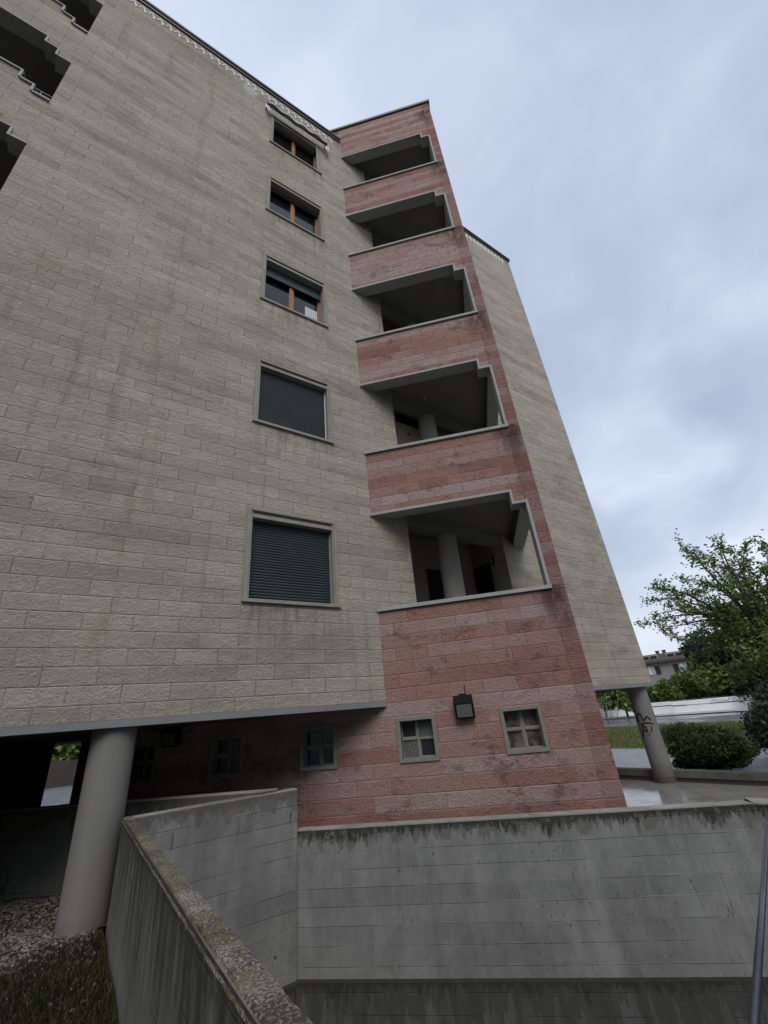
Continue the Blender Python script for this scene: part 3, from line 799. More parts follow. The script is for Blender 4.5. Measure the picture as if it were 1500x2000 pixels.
for k in range(5):
    z = k*FL; mb = MB()
    FB.box(mb, -.02, 2.85, -.252, .042, -.978+z, -.918+z)
    FS.box(mb, .262, 2.949, -.252, .055, -.989+z, -.919+z)
    mb.build('coping', 'trim_concrete', bld, bevel=.003)
    mb = MB()
    FB.box(mb, 0, 2.609, -.252, .028, .8355+z, .884+z)
    FB.box(mb, 2.562, 2.6085, -.251, .027, .637+z, .835+z)
    FB.box(mb, 2.562, 2.839, -.252, .028, .588+z, .6365+z)
    FB.box(mb, 2.792, 2.838, -.251, .027, -.9175+z, .5875+z)
    FS.box(mb, .2607, 3.03, -.252, .028, .79+z, .8345+z); FS.box(mb, .2607, .30, -.251, .027, -.918+z, .7895+z)
    mb.build('opening_trim', 'trim_concrete', bld)
    # ceiling/floor slab of the loggia
    if k < 5:
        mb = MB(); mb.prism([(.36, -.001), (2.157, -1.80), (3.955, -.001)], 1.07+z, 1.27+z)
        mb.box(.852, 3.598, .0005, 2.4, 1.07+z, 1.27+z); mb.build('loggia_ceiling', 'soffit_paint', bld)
    mb = MB(); mb.box(.86, 3.59, .02, .26, .79+z, 1.0695+z); mb.build('beam', 'soffit_paint', bld)
    mb = MB(); mb.tube([(2.02, .20, -1.93+z), (2.02, .20, .79+z)], .218, 32, caps=False); mb.build('pillar', 'loggia_pillar_paint', bld, smooth=True)
    mb = MB(); yb = 1.0 if k != 1 else .62
    mb.box(.852, 3.598, yb, yb+.15, -1.93+z, 1.0695+z)
    mb.box(.852, .90, .285, yb-.0005, -1.93+z, 1.0695+z); mb.box(3.55, 3.598, .285, yb-.0005, -1.93+z, 1.0695+z)
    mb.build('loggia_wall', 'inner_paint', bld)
    if k == 1:
        mb = MB(); mb.box(1.30, 2.28, yb-.05, yb-.001, -1.93+z, 1.05+z); o = mb.build('door', 'white_paint', bld)
        mb = MB(); mb.box(1.34, 2.24, yb-.062, yb-.051, -1.9+z, .72+z); mb.build('door_leaf', 'cream_door', o)
        mb = MB(); mb.box(1.34, 2.24, yb-.060, yb-.0512, .76+z, 1.02+z); mb.build('transom', 'dark_room', o)
        mb = MB(); mb.tube([(1.70, yb-.064, .47+z), (1.70, yb-.085, .47+z)], [.055, .04], 16); mb.build('door_knob', 'amber_wood', o)
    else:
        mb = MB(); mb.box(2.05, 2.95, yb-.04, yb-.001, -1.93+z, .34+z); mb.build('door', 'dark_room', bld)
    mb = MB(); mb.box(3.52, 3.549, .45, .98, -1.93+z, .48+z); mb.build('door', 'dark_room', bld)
# floor of the lowest loggia
mb = MB(); mb.prism([(.36, -.001), (2.157, -1.80), (3.955, -.001)], -2.15, -1.93); mb.box(.852, 3.598, .0005, 2.4, -2.15, -1.93)
mb.build('loggia_floor', 'soffit_paint', bld)
# little pin in the ceiling of the second loggia
mb = MB(); mb.tube([(1.69, -.21, 4.27), (1.69, -.21, 4.19)], .02, 8); mb.build('ceiling_hook', 'white_paint', bld)
# oval bulkhead light on the loggia wall
root = thing('bulkhead_light', 'oval black-rimmed bulkhead light on the wall inside the lowest loggia', 'lamp', (3.53, .28, .5))
mb = MB(); FRL = Frame((3.548, .36, 0), (0, 1, 0), (-1, 0, 0))
def oval(mb, fr, cu, cz, a, b, d0, d1, n=24):
    i0 = len(mb.v)
    for d_, s_ in ((d0, 1), (d1, .86)):
        for q in range(n):
            an = 2*math.pi*q/n; mb.v.append(tuple(fr.p(cu+a*s_*math.cos(an), d_, cz+b*s_*math.sin(an))))
    for q in range(n): mb.f.append((i0+q, i0+(q+1) % n, i0+n+(q+1) % n, i0+n+q))
    mb.f.append(tuple(i0+n+q for q in range(n)))
oval(mb, FRL, 0, .51, .075, .13, 0, .05); mb.build('housing', 'lamp_black', root)
mb = MB(); oval(mb, FRL, 0, .51, .045, .095, .0505, .075); mb.build('diffuser', 'lamp_glass', root)

# small square windows in the base wall
for i, u in enumerate(smallw):
    mb = MB(); a, b, c, d_ = u, u+.592, -3.212, -2.615
    FB.box(mb, a, a+.052, -.16, .02, c, d_); FB.box(mb, b-.052, b, -.16, .02, c, d_)
    FB.box(mb, a+.0525, b-.0525, -.16, .02, d_-.052, d_); FB.box(mb, a+.0525, b-.0525, -.16, .02, c, c+.052)
    cu, cz = (a+b)/2, (c+d_)/2
    FB.box(mb, cu-.017, cu+.017, -.150, -.105, c+.0525, d_-.0525)
    FB.box(mb, a+.0525, cu-.0175, -.1495, -.106, cz-.016, cz+.016); FB.box(mb, cu+.0175, b-.0525, -.1495, -.106, cz-.016, cz+.016)
    o = mb.build('window', 'small_frame_concrete', bld, bevel=.003)
    panes = [(a+.053, cu-.018, cz+.017, d_-.053), (cu+.018, b-.053, cz+.017, d_-.053), (a+.053, cu-.018, c+.053, cz-.017), (cu+.018, b-.053, c+.053, cz-.017)]
    for q, (p0, p1, q0, q1) in enumerate(panes):
        if i == 3 and q in (1, 2):
            mb = MB(); n_ = 11
            for g in range(n_):
                x = p0+(p1-p0)*(g+.5)/n_; FB.box(mb, x-.0026, x+.0026, -.13, -.126, q0, q1)
                y = q0+(q1-q0)*(g+.5)/n_; FB.box(mb, p0, p1, -.1255, -.122, y-.0026, y+.0026)
            mb.build('ventilation_mesh', 'mesh_metal', o)
            mb = MB(); FB.box(mb, p0, p1, -.245, -.24, q0, q1); mb.build('backing', 'dark_room', o)
        else:
            mb = MB(); FB.box(mb, p0, p1, -.155, -.14, q0, q1); mb.build('pane', 'amber_glass' if i == 4 else 'block_glass', o)
            mb = MB(); e = .012
            for (x0, x1, y0, y1) in ((p0, p0+e, q0, q1), (p1-e, p1, q0, q1), (p0+e, p1-e, q0, q0+e), (p0+e, p1-e, q1-e, q1)):
                FB.box(mb, x0, x1, -.139, -.125, y0, y1)
            mb.build('pane_frame', 'mesh_metal', o)
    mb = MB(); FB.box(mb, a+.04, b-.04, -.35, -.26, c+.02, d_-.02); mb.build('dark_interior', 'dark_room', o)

# floodlights on the base wall
def floodlight(u, label):
    p = FB.p(u, 0, -2.55)
    root = thing('floodlight', label, 'floodlight', p, 'floodlights on the base wall')
    mb = MB(); F2 = Frame(FB.p(u, 0, 0), FB.T, FB.N)
    i0 = len(mb.v)
    prof = [(0, -2.40), (.15, -2.395), (.165, -2.505), (.105, -2.715), (.0, -2.66)]
    for s_ in (-.14, .14):
        for (d_, z) in prof: mb.v.append(tuple(F2.p(s_, d_, z)))
    m = len(prof)
    mb.f.append(tuple(i0+q for q in range(m))); mb.f.append(tuple(i0+m+q for q in reversed(range(m))))
    for q in range(m): mb.f.append((i0+q, i0+m+q, i0+m+(q+1) % m, i0+(q+1) % m))
    mb.build('housing', 'lamp_black', root, bevel=.006)
    mb = MB()
    A_, B_ = (.164, -2.522), (.117, -2.690)
    mb.quad(F2.p(-.11, A_[0]+.004, A_[1]), F2.p(-.11, B_[0]+.004, B_[1]), F2.p(.11, B_[0]+.004, B_[1]), F2.p(.11, A_[0]+.004, A_[1]))
    mb.quad(F2.p(-.095, A_[0]-.02, A_[1]), F2.p(-.095, B_[0]-.02, B_[1]), F2.p(.095, B_[0]-.02, B_[1]), F2.p(.095, A_[0]-.02, A_[1]))
    mb.build('glass', 'lamp_glass', root)
    mb = MB(); F2.box(mb, -.05, .05, .05, .11, -2.394, -2.375); mb.build('bracket', 'lamp_black', root)
    mb = MB(); mb.tube([F2.p(.045, .03, -2.40), F2.p(.05, .015, -2.33), F2.p(.048, .008, -2.25)], .006, 6); mb.build('cable', 'lamp_black', root)
floodlight(1.18, 'black floodlight with grey glass between two small windows on the pink wall')
floodlight(-3.62, 'black floodlight deep in the shade under the overhang beside the pillar')

# pillars
def pillar(x, y, r, z0, skirt):
    mb = MB(); nseg = 14
    mb.tube([(x, y, z0+(-2.44-z0)*q/nseg) for q in range(nseg+1)], r, 48, caps=False)
    o = mb.build('pillar', 'pillar_paint', bld, smooth=True)
    if skirt:
        mb = MB(); mb.tube([(x, y, z0), (x, y, z0+.13)], r+.018, 40); mb.build('skirting', 'skirting', o, smooth=False)
    return o
pillar(-3.575, .27, .223, -4.5, False)
FPX_, FPY_ = 7.86, .28
pil = pillar(FPX_, FPY_, .222, -4.5, True)
# spray paint on the far pillar
def on_pillar(x, y, r):
    d = ray(x, y); ox, oy = CP.x-FPX_, CP.y-FPY_
    A_ = d.x**2+d.y**2; B_ = 2*(ox*d.x+oy*d.y); C_ = ox*ox+oy*oy-r*r; D_ = B_*B_-4*A_*C_
    tt = (-B_-math.sqrt(max(D_, 0)))/(2*A_); return CP+d*tt
zf = lambda x, y: (1130+x/4.054, 1230+y/4.054)
mb = MB()
for st in ([(455, 712), (478, 728), (462, 690), (474, 662), (490, 672), (503, 700), (516, 720), (530, 700), (541, 686), (556, 698), (570, 716)],
           [(497, 752), (515, 741), (540, 737), (565, 739), (592, 746)],
           [(516, 850), (512, 800), (511, 760), (535, 772), (545, 812)], [(511, 800), (545, 797)], [(562, 826), (561, 832)], [(577, 765), (580, 785), (578, 808)]):
    pts = []
    for a, b in zip(st[:-1], st[1:]):
        for q in range(4): pts.append((a[0]+(b[0]-a[0])*q/4, a[1]+(b[1]-a[1])*q/4))
    pts.append(st[-1])
    L = [on_pillar(*zf(*p), .224) for p in pts]
    wd = .017 if len(st) > 3 else .014
    for a, b in zip(L[:-1], L[1:]):
        t_ = (b-a).normalized() if (b-a).length > 1e-6 else Vector((0, 0, 1)); nn = Vector((a.x-FPX_, a.y-FPY_, 0)).normalized(); s_ = t_.cross(nn)*wd
        e = t_*.008; mb.quad(a-s_-e, b-s_+e, b+s_+e, a+s_-e)
mb.build('graffiti', 'spray_black', pil)

# dark walls deep under the building; unseen left ones added to block light
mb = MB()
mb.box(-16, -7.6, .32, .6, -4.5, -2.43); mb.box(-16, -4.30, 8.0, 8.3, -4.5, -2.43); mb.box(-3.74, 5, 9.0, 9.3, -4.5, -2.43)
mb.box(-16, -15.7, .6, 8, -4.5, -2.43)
mb.build('core_and_blocker_wall', 'dark_render', bld)
mb = MB()
mb.box(-4.48, -4.40, 7.9, 7.99, -4.49, -2.44)
mb.build('door_post', 'dark_wood', bld)
for (x, y) in ((-7.6, 5.2), (-5.6, 11.6), (-3.0, 11.8), (0, 11.8), (7.8, 11.8)):
    mb = MB(); mb.tube([(x, y, -4.5), (x, y, -2.43)], .22, 24, caps=False); mb.build('pillar', 'pillar_paint', bld, smooth=True)

# awning over the top window (rolled canvas, ragged ends)
root = thing('awning', 'torn dark-and-white striped awning rolled up over the top window', 'awning', FA.p(-1.5, .1, 13.4))
z = 4*FL
mb = MB(); mb.tube([FA.p(-2.44, .13, .72+z), FA.p(-.62, .13, .70+z)], .035, 12); mb.build('roller', 'dark_cloth', root, smooth=True)
mb = MB(); N_ = 60
for q in range(N_):
    def g(q, r_):
        x = -2.42+1.80*q/N_; s_ = math.sin(q*.42)*.02
        sag = .03*math.sin(q*.13+1)
        return FA.p(x, (.17, .215, .20, .16)[r_]+s_*.5, z+(.73, .66+s_, .575+sag+s_, .53+sag)[r_])
    for r_ in range(3): mb.quad(g(q, r_+1), g(q+1, r_+1), g(q+1, r_), g(q, r_))
mb.build('canvas', 'dark_cloth', root, smooth=True)
mb = MB()
for q in range(N_):
    def g(q, r_):
        x = -2.42+1.80*q/N_; s_ = math.sin(q*.42)*.02; sag = .03*math.sin(q*.13+1)
        return FA.p(x, .222+s_*.5, z+(.655+s_, .615+sag*.5+s_)[r_])
    mb.quad(g(q, 1), g(q+1, 1), g(q+1, 0), g(q, 0))
mb.build('valance', 'curtain', root, smooth=True)
for sx, L_ in ((-2.46, .34), (-.60, .42)):
    mb = MB(); FA.box(mb, sx-.02, sx+.02, .0, .16, .66+z, .78+z); mb.build('bracket', 'lamp_black', root)
    mb = MB()
    for q in range(5):
        x0 = sx-.06+q*.025; a0 = .15+.02*(q % 2); l_ = L_*(.65+.35*math.sin(q*1.9+sx)**2)
        mb.quad(FA.p(x0, a0, .66+z-l_), FA.p(x0+.027, .15+.02*((q+1) % 2), .66+z-l_*.93), FA.p(x0+.027, .13, .70+z), FA.p(x0, .13, .70+z))
    mb.build('hanging_cloth', 'curtain', root)
mb = MB()
for dx_ in (0, .03): mb.tube([FA.p(-.90+dx_, .03, .62+z), FA.p(-.89+dx_, .02, 0+z), FA.p(-.87+dx_, .02, -.85+z)], .006, 5)
mb.build('cord', 'curtain', root)

# ================================================================== ROADSIDE
def roadwall(x, y0, y1, z1, label, stripes, marks):
    root = thing('roadside_wall', label, 'wall', (x, (y0+y1)/2, -4.4))
    mb = MB(); mb.box(x, x+.35, y0, y1, -4.45, z1); mb.build('wall_body', 'white_wall', root)
    mb = MB()
    for zz in stripes:
        y = y0
        while y < y1:
            l_ = random.uniform(.8, 2.6); mb.box(x-.012, x, y, min(y+l_, y1), zz+random.uniform(-.01, .01), zz+.05+random.uniform(-.01, .02)); y += l_
    mb.build('dark_joint', 'line_black', root)
    for m, qs in marks:
        mb = MB()
        for (ya, za, yb, zb) in qs:
            mb.tube([(x-.012, ya, za), (x-.012, yb, zb)], .022, 5)
        mb.build('graffiti', m, root)
def scrawl(y0, n, z, h, stp):
    L = []; y = y0; pz = z
    for i in range(n):
        ny_ = y-stp*random.uniform(.5, 1.2); nz = z+random.uniform(-h, h); L.append((y, pz, ny_, nz)); y, pz = ny_, nz
    return L
roadwall(44.2, 2, 16.7, -3.36, 'nearer white roadside wall with two dark joints and faint grey scrawl', (-3.42, -3.86), [('spray_grey', scrawl(13.2, 26, -3.62, .16, .16)), ('spray_grey', scrawl(9.9, 30, -3.62, .16, .14))])
roadwall(45.3, 16.9, 48, -3.42, 'farther white roadside wall with red graffiti at its end', (-3.82,),
         [('spray_red', scrawl(28.3, 30, -3.60, .14, .09)), ('spray_black', scrawl(24.3, 8, -3.6, .14, .12))])
mb = MB()
for x in (40.9, 42.4): mb.box(x, x+.12, -20, 60, -4.4185, -4.405)
struct('kerb_line', mb, 'wet_asphalt')

# far house
root = thing('far_house', 'distant house with brown tiled mansard roof, dormers and shuttered window above the trees', 'house', (82, 33, -4.5))
hd = Vector((ondist(1253, 1280, 95)-ondist(1345, 1268, 95))); hd.z = 0; hd.normalize()
O = ondist(1290, 1276, 95); FH = Frame((O.x, O.y, 0), tuple(-hd), tuple(Vector((-hd.y, hd.x, 0)) if Vector((-hd.y, hd.x, 0)).dot(Vector((CP.x-O.x, CP.y-O.y, 0))) > 0 else Vector((hd.y, -hd.x, 0))))
def zpx(x, y, D=95): return ondist(x, y, D).z
ev = zpx(1290, 1290); rg = zpx(1290, 1274)
mb = MB(); FH.box(mb, -11, 12, -10, 0, -4.5, ev); mb.build('wall', 'house_wall', root)
mb = MB(); i0 = len(mb.v)
P = [FH.p(-11.4, .7, ev), FH.p(12.4, .7, ev), FH.p(12.4, -2.5, rg), FH.p(-11.4, -2.5, rg), FH.p(12.4, -10, rg), FH.p(-11.4, -10, rg)]
mb.quad(P[0], P[1], P[2], P[3]); mb.quad(P[3], P[2], P[4], P[5])
mb.quad(FH.p(-11.4, .7, ev-.35), FH.p(12.4, .7, ev-.35), P[1], P[0]); o = mb.build('roof', 'house_roof', root)
for u in (-3.4, 0.6, 4.6, 8.6):
    mb = MB(); FH.box(mb, u, u+2.9, -2.6, -.5, ev+.35, rg-.15); dm = mb.build('dormer', 'house_wall', root)
    mb = MB()
    for a_ in (.3, 1.6): FH.box(mb, u+a_, u+a_+1.0, -.49, -.44, ev+.55, rg-.45)
    mb.build('pane', 'dark_room', dm)
for u in (-.8, .3, 3.0, 4.2):
    mb = MB(); FH.box(mb, u, u+.6, -5, -4.4, rg-.1, rg+.55); FH.box(mb, u-.08, u+.68, -5.1, -4.3, rg+.55, rg+.65); mb.build('chimney', 'house_roof', root)
mb = MB(); q = FH.p(5.6, -3, rg); mb.tube([q, (q.x, q.y, rg+1.3)], .06, 6)
mb.tube([(q.x-.1, q.y, rg+1.0), (q.x-.25, q.y-.15, rg+1.1)], [.55, .6], 16); mb.build('satellite_dish', 'grey_paint', root)
for u in (-3.3, 1.7, 6.0):
    mb = MB(); z0 = zpx(1275, 1318); z1 = zpx(1275, 1302); FH.box(mb, u, u+1.9, .0, .06, z0, z1); wn = mb.build('window', 'grey_paint', root)
    mb = MB(); FH.box(mb, u-.5, u+.3, .065, .12, z0, z1); FH.box(mb, u+1.6, u+2.4, .065, .12, z0, z1); mb.build('shutter', 'dark_wood', wn)
    mb = MB(); FH.box(mb, u+.6, u+.9, .065, .1, z0, z1); mb.build('window_bar', 'white_paint', wn)

# ================================================================== PLANTS
def leaf_mesh(name, C, size, m, parent, normals=None, flat=0., aspect=.55):
    """C: (n,3) centres; one folded leaf (rhombus) each"""
    n = len(C); C = np.asarray(C, float)
    a = rng.normal(size=(n, 3)); a[:, 2] *= (1-flat); a /= np.linalg.norm(a, axis=1)[:, None]
    b = rng.normal(size=(n, 3)); b -= (a*b).sum(1)[:, None]*a; b /= np.linalg.norm(b, axis=1)[:, None]
    s = size*rng.uniform(.6, 1.35, n)[:, None]
    v = np.stack([C-a*s, C-b*s*aspect, C+a*s, C+b*s*aspect], 1).reshape(-1, 3)
    me = bpy.data.meshes.new(name); me.vertices.add(4*n); me.vertices.foreach_set('co', v.ravel())
    me.loops.add(4*n); me.loops.foreach_set('vertex_index', np.arange(4*n, dtype=np.int32))
    me.polygons.add(n); me.polygons.foreach_set('loop_start', np.arange(0, 4*n, 4, dtype=np.int32)); me.polygons.foreach_set('loop_total', np.full(n, 4, dtype=np.int32))
    me.update(); me.validate(); me.materials.append(MATS[m])
    o = bpy.data.objects.new(name, me); scn.collection.objects.link(o)
    if parent is not None: o.parent = parent; o.matrix_parent_inverse = Matrix.Translation(-WLOC[parent.name])
    return o

def branchy(base, tips, r0, leafn, lsize, spread, m, label, cat, name, trunk_top=None, group=None, twigs=7):
    """tree: trunk, limbs that reach to the given tips, twigs along the limbs, leaves along the twigs"""
    base = Vector(base); root = thing(name, label, cat, base, group)
    tb = MB(); top = Vector(trunk_top) if trunk_top is not None else base+Vector((0, 0, 2))
    tp = [base.lerp(top, q/6)+Vector((random.uniform(-.05, .05), random.uniform(-.05, .05), 0)) for q in range(7)]
    tb.tube(tp, [r0*(1.15-.07*q) for q in range(7)], 10)
    trunk = tb.build('trunk', 'bark', root, smooth=True)
    lb = MB(); cen = []
    for T in tips:
        T = Vector(T[:3]); st = tp[random.randint(3, 6)]
        L = (T-st).length; pts = []
        bow = Vector((random.uniform(-.1, .1), random.uniform(-.1, .1), .16))*L
        for q in range(9):
            f = q/8; pts.append(st.lerp(T, f)+bow*math.sin(f*math.pi)+Vector([random.uniform(-.03, .03)*L*.5 for _ in range(3)])*(f > 0)*(f < 1))
        lb.tube(pts, [max(.006, r0*.42*(1-q/8.3)) for q in range(9)], 6)
        for tw in range(twigs):
            f = .25+.75*(tw+random.random())/twigs; k = min(7, int(f*8)); p = pts[k].lerp(pts[k+1], f*8-k if k < 8 else 1)
            dr = Vector((random.gauss(0, 1), random.gauss(0, 1), random.gauss(.15, .7))).normalized()
            fwdd = (pts[k+1]-pts[k]).normalized(); dr = (dr+fwdd*.7).normalized()
            tl = spread*random.uniform(.4, 1.1)*(1.15-.55*f)
            e = p+dr*tl; lb.tube([p, p.lerp(e, .5)+Vector((0, 0, tl*.06)), e], [.014, .009, .004], 4, caps=False)
            for q in range(leafn):
                g = random.random()**.7
                cen.append(p.lerp(e, g)+Vector([random.gauss(0, spread*.11) for _ in range(3)]))
        for q in range(leafn):
            cen.append(pts[8]+(pts[7]-pts[8])*random.random()+Vector([random.gauss(0, spread*.09) for _ in range(3)]))
    lb.build('limb', 'bark', root)
    leaf_mesh('crown', [tuple(c) for c in cen], lsize, m, root, flat=.35)
    return root

# the big tree at the right: tips measured against the sky
D = 23.
tips = []
for (x, y, dd) in ((1328, 1062, 0), (1345, 1090, 1), (1362, 1075, -1), (1275, 1140, 0), (1262, 1172, .5), (1244, 1222, 0), (1275, 1205, -1), (1300, 1150, 0), (1320, 1125, 1),
                   (1290, 1235, .6), (1312, 1246, -.6), (1335, 1250, 1), (1408, 1058, 0), (1430, 1072, .7), (1462, 1058, -.5), (1490, 1062, .6), (1445, 1100, 0), (1395, 1105, .8),
                   (1380, 1140, -.6), (1350, 1160, .4), (1345, 1195, -1), (1370, 1220, 1), (1400, 1180, 0), (1420, 1140, -1.2), (1460, 1130, 1), (1500, 1110, 0), (1540, 1080, 0), (1580, 1100, .5), (1620, 1150, -.5), (1640, 1230, .4),
                   (1440, 1220, -1), (1470, 1180, .5), (1410, 1250, 0), (1450, 1270, -1.5), (1500, 1240, -1.5), (1520, 1180, 1.5), (1385, 1268, .5), (1480, 1300, -1), (1430, 1305, .5), (1600, 1290, 0)):
    tips.append(ondist(x, y, D+dd*1.6))
tb = ondist(1545, 1300, D); base = Vector((tb.x, tb.y, -4.45)); tt = ondist(1520, 1262, D)
branchy(base, tips, .20, 24, .070, 1.0, 'maple_leaf', 'large spreading leafy tree with open branch tips at the right edge of the sky', 'tree', 'maple_tree', trunk_top=tt, twigs=13)

def blob_plant(name, label, cat, c, rad, m, lsize, n, bumps=9, group=None, trunk=True, zc=None, shell=.45, flat=.2, bumpr=.5, aspect=.55):
    """crown made of leaf clumps spread through an uneven volume"""
    c = Vector(c); root = thing(name, label, cat, (c.x, c.y, -4.45), group)
    cl = []
    for i in range(bumps):
        v = rng.normal(size=3); v /= np.linalg.norm(v); r_ = rng.uniform(.3, .85)
        cl.append((np.array([c.x+v[0]*rad[0]*r_, c.y+v[1]*rad[1]*r_, c.z+v[2]*rad[2]*r_]), rng.uniform(.55, 1.)*bumpr))
    cl.append((np.array(c), .8)); C = []
    for (p, s) in cl:
        k = n//len(cl); v = rng.normal(size=(k, 3)); v /= np.linalg.norm(v, axis=1)[:, None]
        rr = rng.uniform(shell, 1.08, k)**.8
        C.append(p+v*np.array(rad)*s*rr[:, None])
    C = np.concatenate(C); C = C[C[:, 2] > -4.42]
    if trunk:
        mb = MB(); mb.tube([(c.x, c.y, -4.5), (c.x, c.y, c.z)], [.12, .05], 7)
        for i in range(6):
            p = cl[i % len(cl)][0]; mb.tube([(c.x, c.y, c.z-rad[2]*.6), tuple(p)], [.05, .015], 5)
        mb.build('trunk', 'bark', root)
    leaf_mesh('crown', C, lsize, m, root, flat=flat, aspect=aspect); return root

# shrubs near the plaza
c = ondist(1371, 1462, 14.9); c.z = -3.95
blob_plant('juniper_bush', 'wide dark green feathery juniper bush behind the low parapet', 'bush', c, (1.0, 1.15, .50), 'juniper_leaf', .065, 52000, bumps=30, trunk=True, shell=.2, flat=.3, bumpr=.52, aspect=.2)
c = ondist(1560, 1403, 15.8)
blob_plant('round_shrub', 'tall rounded glossy dark evergreen shrub cut off by the right edge', 'shrub', c, (1.08, 1.08, 1.2), 'holly_leaf', .055, 30000, bumps=18, shell=.55, flat=0., bumpr=.55)
# background trees behind the roadside wall
def bgt(x, y, Dd, rx, rz, m, label, n=9000, ls=.22, nm='background_tree', bumps=12):
    c = ondist(x, y, Dd)
    blob_plant(nm, label, 'tree', c, (rx, rx, rz), m, ls, n, bumps=bumps, group='trees beyond the road', shell=.3)
bgt(1356, 1332, 58, 2.6, 1.9, 'light_leaf', 'yellowish green rounded tree right of the far house, behind the wall')
bgt(1303, 1352, 56, 1.5, 1.0, 'maple_leaf', 'small green tree directly right of the building corner, below the far house', 6000)
bgt(1415, 1312, 54, 3.2, 2.8, 'maple_leaf', 'mid green tree in the middle of the row under the big branches', 11000)
bgt(1440, 1325, 58, 2.6, 2.6, 'light_leaf', 'bright green low tree just left of the round shrub', 8000)
bgt(1480, 1290, 54, 5.0, 5.0, 'dark_leaf', 'dense dark green tree at the right end of the row', 12000)
bgt(1560, 1270, 60, 6.5, 7.0, 'maple_leaf', 'broad tree mostly beyond the right edge of the view', 9000)
bgt(1408, 1285, 64, 3.6, 3.2, 'dark_leaf', 'dark tall tree rising behind the mid green ones', 9000)
bgt(1215, 1362, 52, 2.0, 1.5, 'maple_leaf', 'green bush seen under the overhang beside the far pillar', 6000)
bgt(1175, 1366, 56, 1.6, 1.2, 'dark_leaf', 'dark bush under the overhang next to the pink corner', 5000)
# hedge behind the wall
hc = []
for i in range(26000):
    y = rng.uniform(2, 40); hgt_ = .5+.35*math.sin(y*1.3)+.25*math.sin(y*.47+1)
    hc.append((48+rng.uniform(-.9, .9), y, -4.3+rng.uniform(.2, 1)**.7*(1.9+hgt_)))
o = leaf_mesh('hedge', hc, .16, 'light_leaf', None, flat=.1); tag(o, 'long clipped green hedge above the white roadside wall', 'hedge')
# bare pale thicket stems and wire posts under the overhang
root = thing('sapling_thicket', 'bare pale thin stems of a thicket seen under the overhang', 'sapling', ondist(1178, 1380, 50))
mb = MB()
for i in range(12):
    p = ondist(1160+random.uniform(0, 45), 1388, 50); p.z = -4.4
    mb.tube([p, p+Vector((random.uniform(-.8, .8), random.uniform(-.8, .8), random.uniform(1.6, 3.2)))], [.035, .015], 5)
mb.build('stem', 'stem_bark', root)
# green tree seen through the pilotis
c = ondist(128, 1478, 42); blob_plant('garden_tree', 'bright green tree glimpsed through the dark passage under the building', 'tree', c, (3.2, 3.2, 3.0), 'light_leaf', .2, 9000, bumps=10, shell=.3)
root = thing('garden_wall', 'grey wall below the green tree beyond the dark passage', 'wall', (-3, 30, -4.5))
mb = MB(); mb.box(-22, 12, 30, 30.3, -4.5, -3.12); mb.build('wall_body', 'dark_render', root)

# grass, leaf litter and gravel on the near bank
def blades(name, N_, region, h, m, label, zf, cat):
    C = []; V = []; 
    pts = region(N_)
    n = len(pts); pts = np.array(pts)
    ang = rng.uniform(0, 2*math.pi, n); hh = h*rng.uniform(.5, 1.3, n); wd = h*.10
    lean = rng.normal(0, .45, (n, 2))*hh[:, None]
    b = np.stack([np.cos(ang)*wd, np.sin(ang)*wd, np.zeros(n)], 1)
    tip = pts+np.stack([lean[:, 0], lean[:, 1], hh], 1)
    v = np.stack([pts-b, pts+b, tip], 1).reshape(-1, 3)
    me = bpy.data.meshes.new(name); me.vertices.add(3*n); me.vertices.foreach_set('co', v.ravel())
    me.loops.add(3*n); me.loops.foreach_set('vertex_index', np.arange(3*n, dtype=np.int32))
    me.polygons.add(n); me.polygons.foreach_set('loop_start', np.arange(0, 3*n, 3, dtype=np.int32)); me.polygons.foreach_set('loop_total', np.full(n, 3, dtype=np.int32))
    me.update(); me.materials.append(MATS[m]); o = bpy.data.objects.new(name, me); scn.collection.objects.link(o)
    tag(o, label, cat, kind='stuff'); return o
def reg1(N_):
    L = []
    while len(L) < N_:
        x = rng.uniform(-6.5, -3.43); y = rng.uniform(-6, .3)
        if y > -.25+.25*math.sin(x*3)-.3*rng.random(): continue
        L.append((x, y, bank_z(x, y)))
    return L
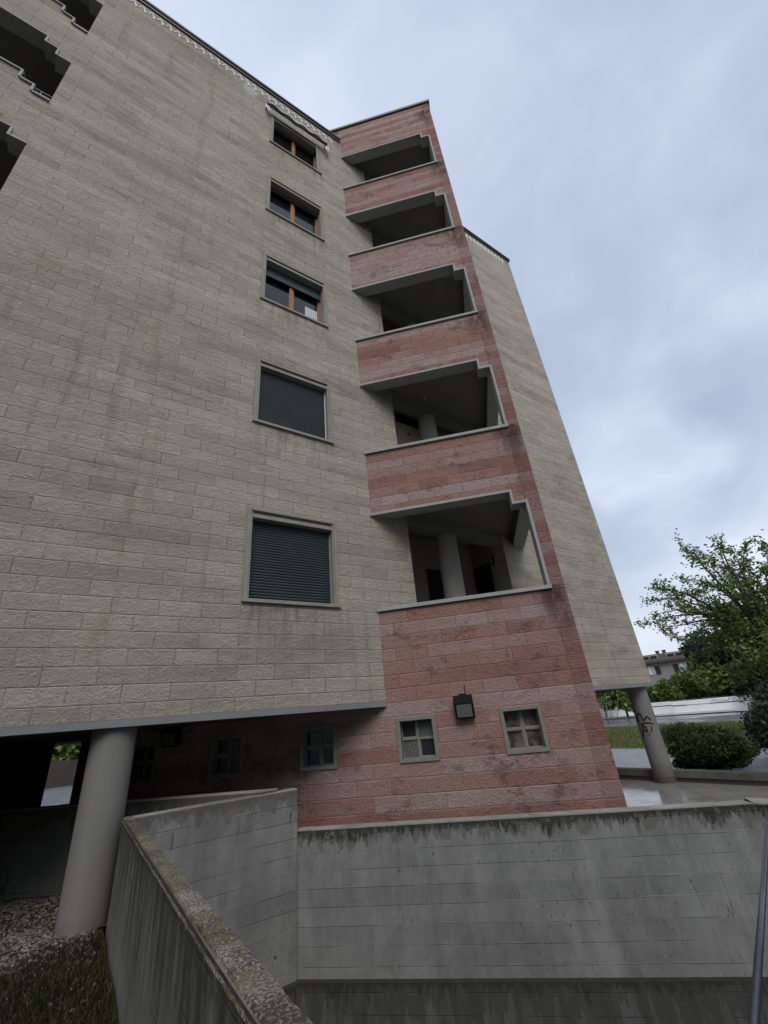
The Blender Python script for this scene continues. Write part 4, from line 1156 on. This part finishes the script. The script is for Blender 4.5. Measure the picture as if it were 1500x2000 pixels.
blades('grass', 90000, reg1, .045, 'grass_blade', 'short dark grass on the bank beside the lichened wall', None, 'grass')
def reg2(N_):
    return [(x, y, -4.485 + .16*math.sin(min(1, (x-14.7)/12.6)*math.pi)*.8) for x, y in zip(rng.uniform(14.8, 27, N_), rng.uniform(-6, 22, N_))]
blades('meadow_grass', 45000, reg2, .16, 'lawn_blade', 'rough yellow-green grass strip between the paving and the road', None, 'grass')
# gravel
n = 14000; mb = MB()
me = bpy.data.meshes.new('gravel'); V = []; F = []
for i in range(n):
    while True:
        x = rng.uniform(-6.8, -3.49); y = rng.uniform(-1.6, 2.6)
        if x+y < -2.08 and rng.random() < (1 if y > -.15 else math.exp((y+.15)*2.6)): break
    z = bank_z(x, y); s = rng.uniform(.008, .026); q = len(V); a = rng.uniform(0, 6.28); ca, sa = math.cos(a), math.sin(a)
    for (px, py, pz) in ((1, 0, .1), (0, .7, .15), (-1, 0, .1), (0, -.7, .05), (.1, .1, .75)):
        V.append((x+(px*ca-py*sa)*s, y+(px*sa+py*ca)*s, z+pz*s))
    F += [(q, q+1, q+4), (q+1, q+2, q+4), (q+2, q+3, q+4), (q+3, q, q+4)]
me.from_pydata(V, [], F); me.materials.append(MATS['pebble']); o = bpy.data.objects.new('gravel', me); scn.collection.objects.link(o)
tag(o, 'loose brown gravel round the foot of the near pillar', 'gravel', kind='stuff')

# made-up unseen block behind the viewpoint, added to shut off the low sky
root = thing('low_sky_blocker', 'plain unseen block added behind the viewpoint to shut off the low sky', 'building', (-4, -19, -4.5))
mb = MB(); mb.box(-34, 22, -30, -19, -4.6, 6.0); mb.build('wall', 'house_wall', root)
mb = MB(); mb.box(-34.5, 22.5, -30.5, -18.5, 6.001, 6.3); mb.build('roof', 'house_roof', root)
for k in range(3):
    for i in range(12):
        x = -31+i*4.4; z = -3.4+k*3.2
        mb = MB(); mb.box(x, x+1.3, -18.99, -18.93, z, z+1.4); wn = mb.build('window', 'grey_paint', root)
        mb = MB(); mb.box(x+.08, x+1.22, -18.925, -18.92, z+.08, z+1.32); mb.build('pane', 'window_glass', wn)
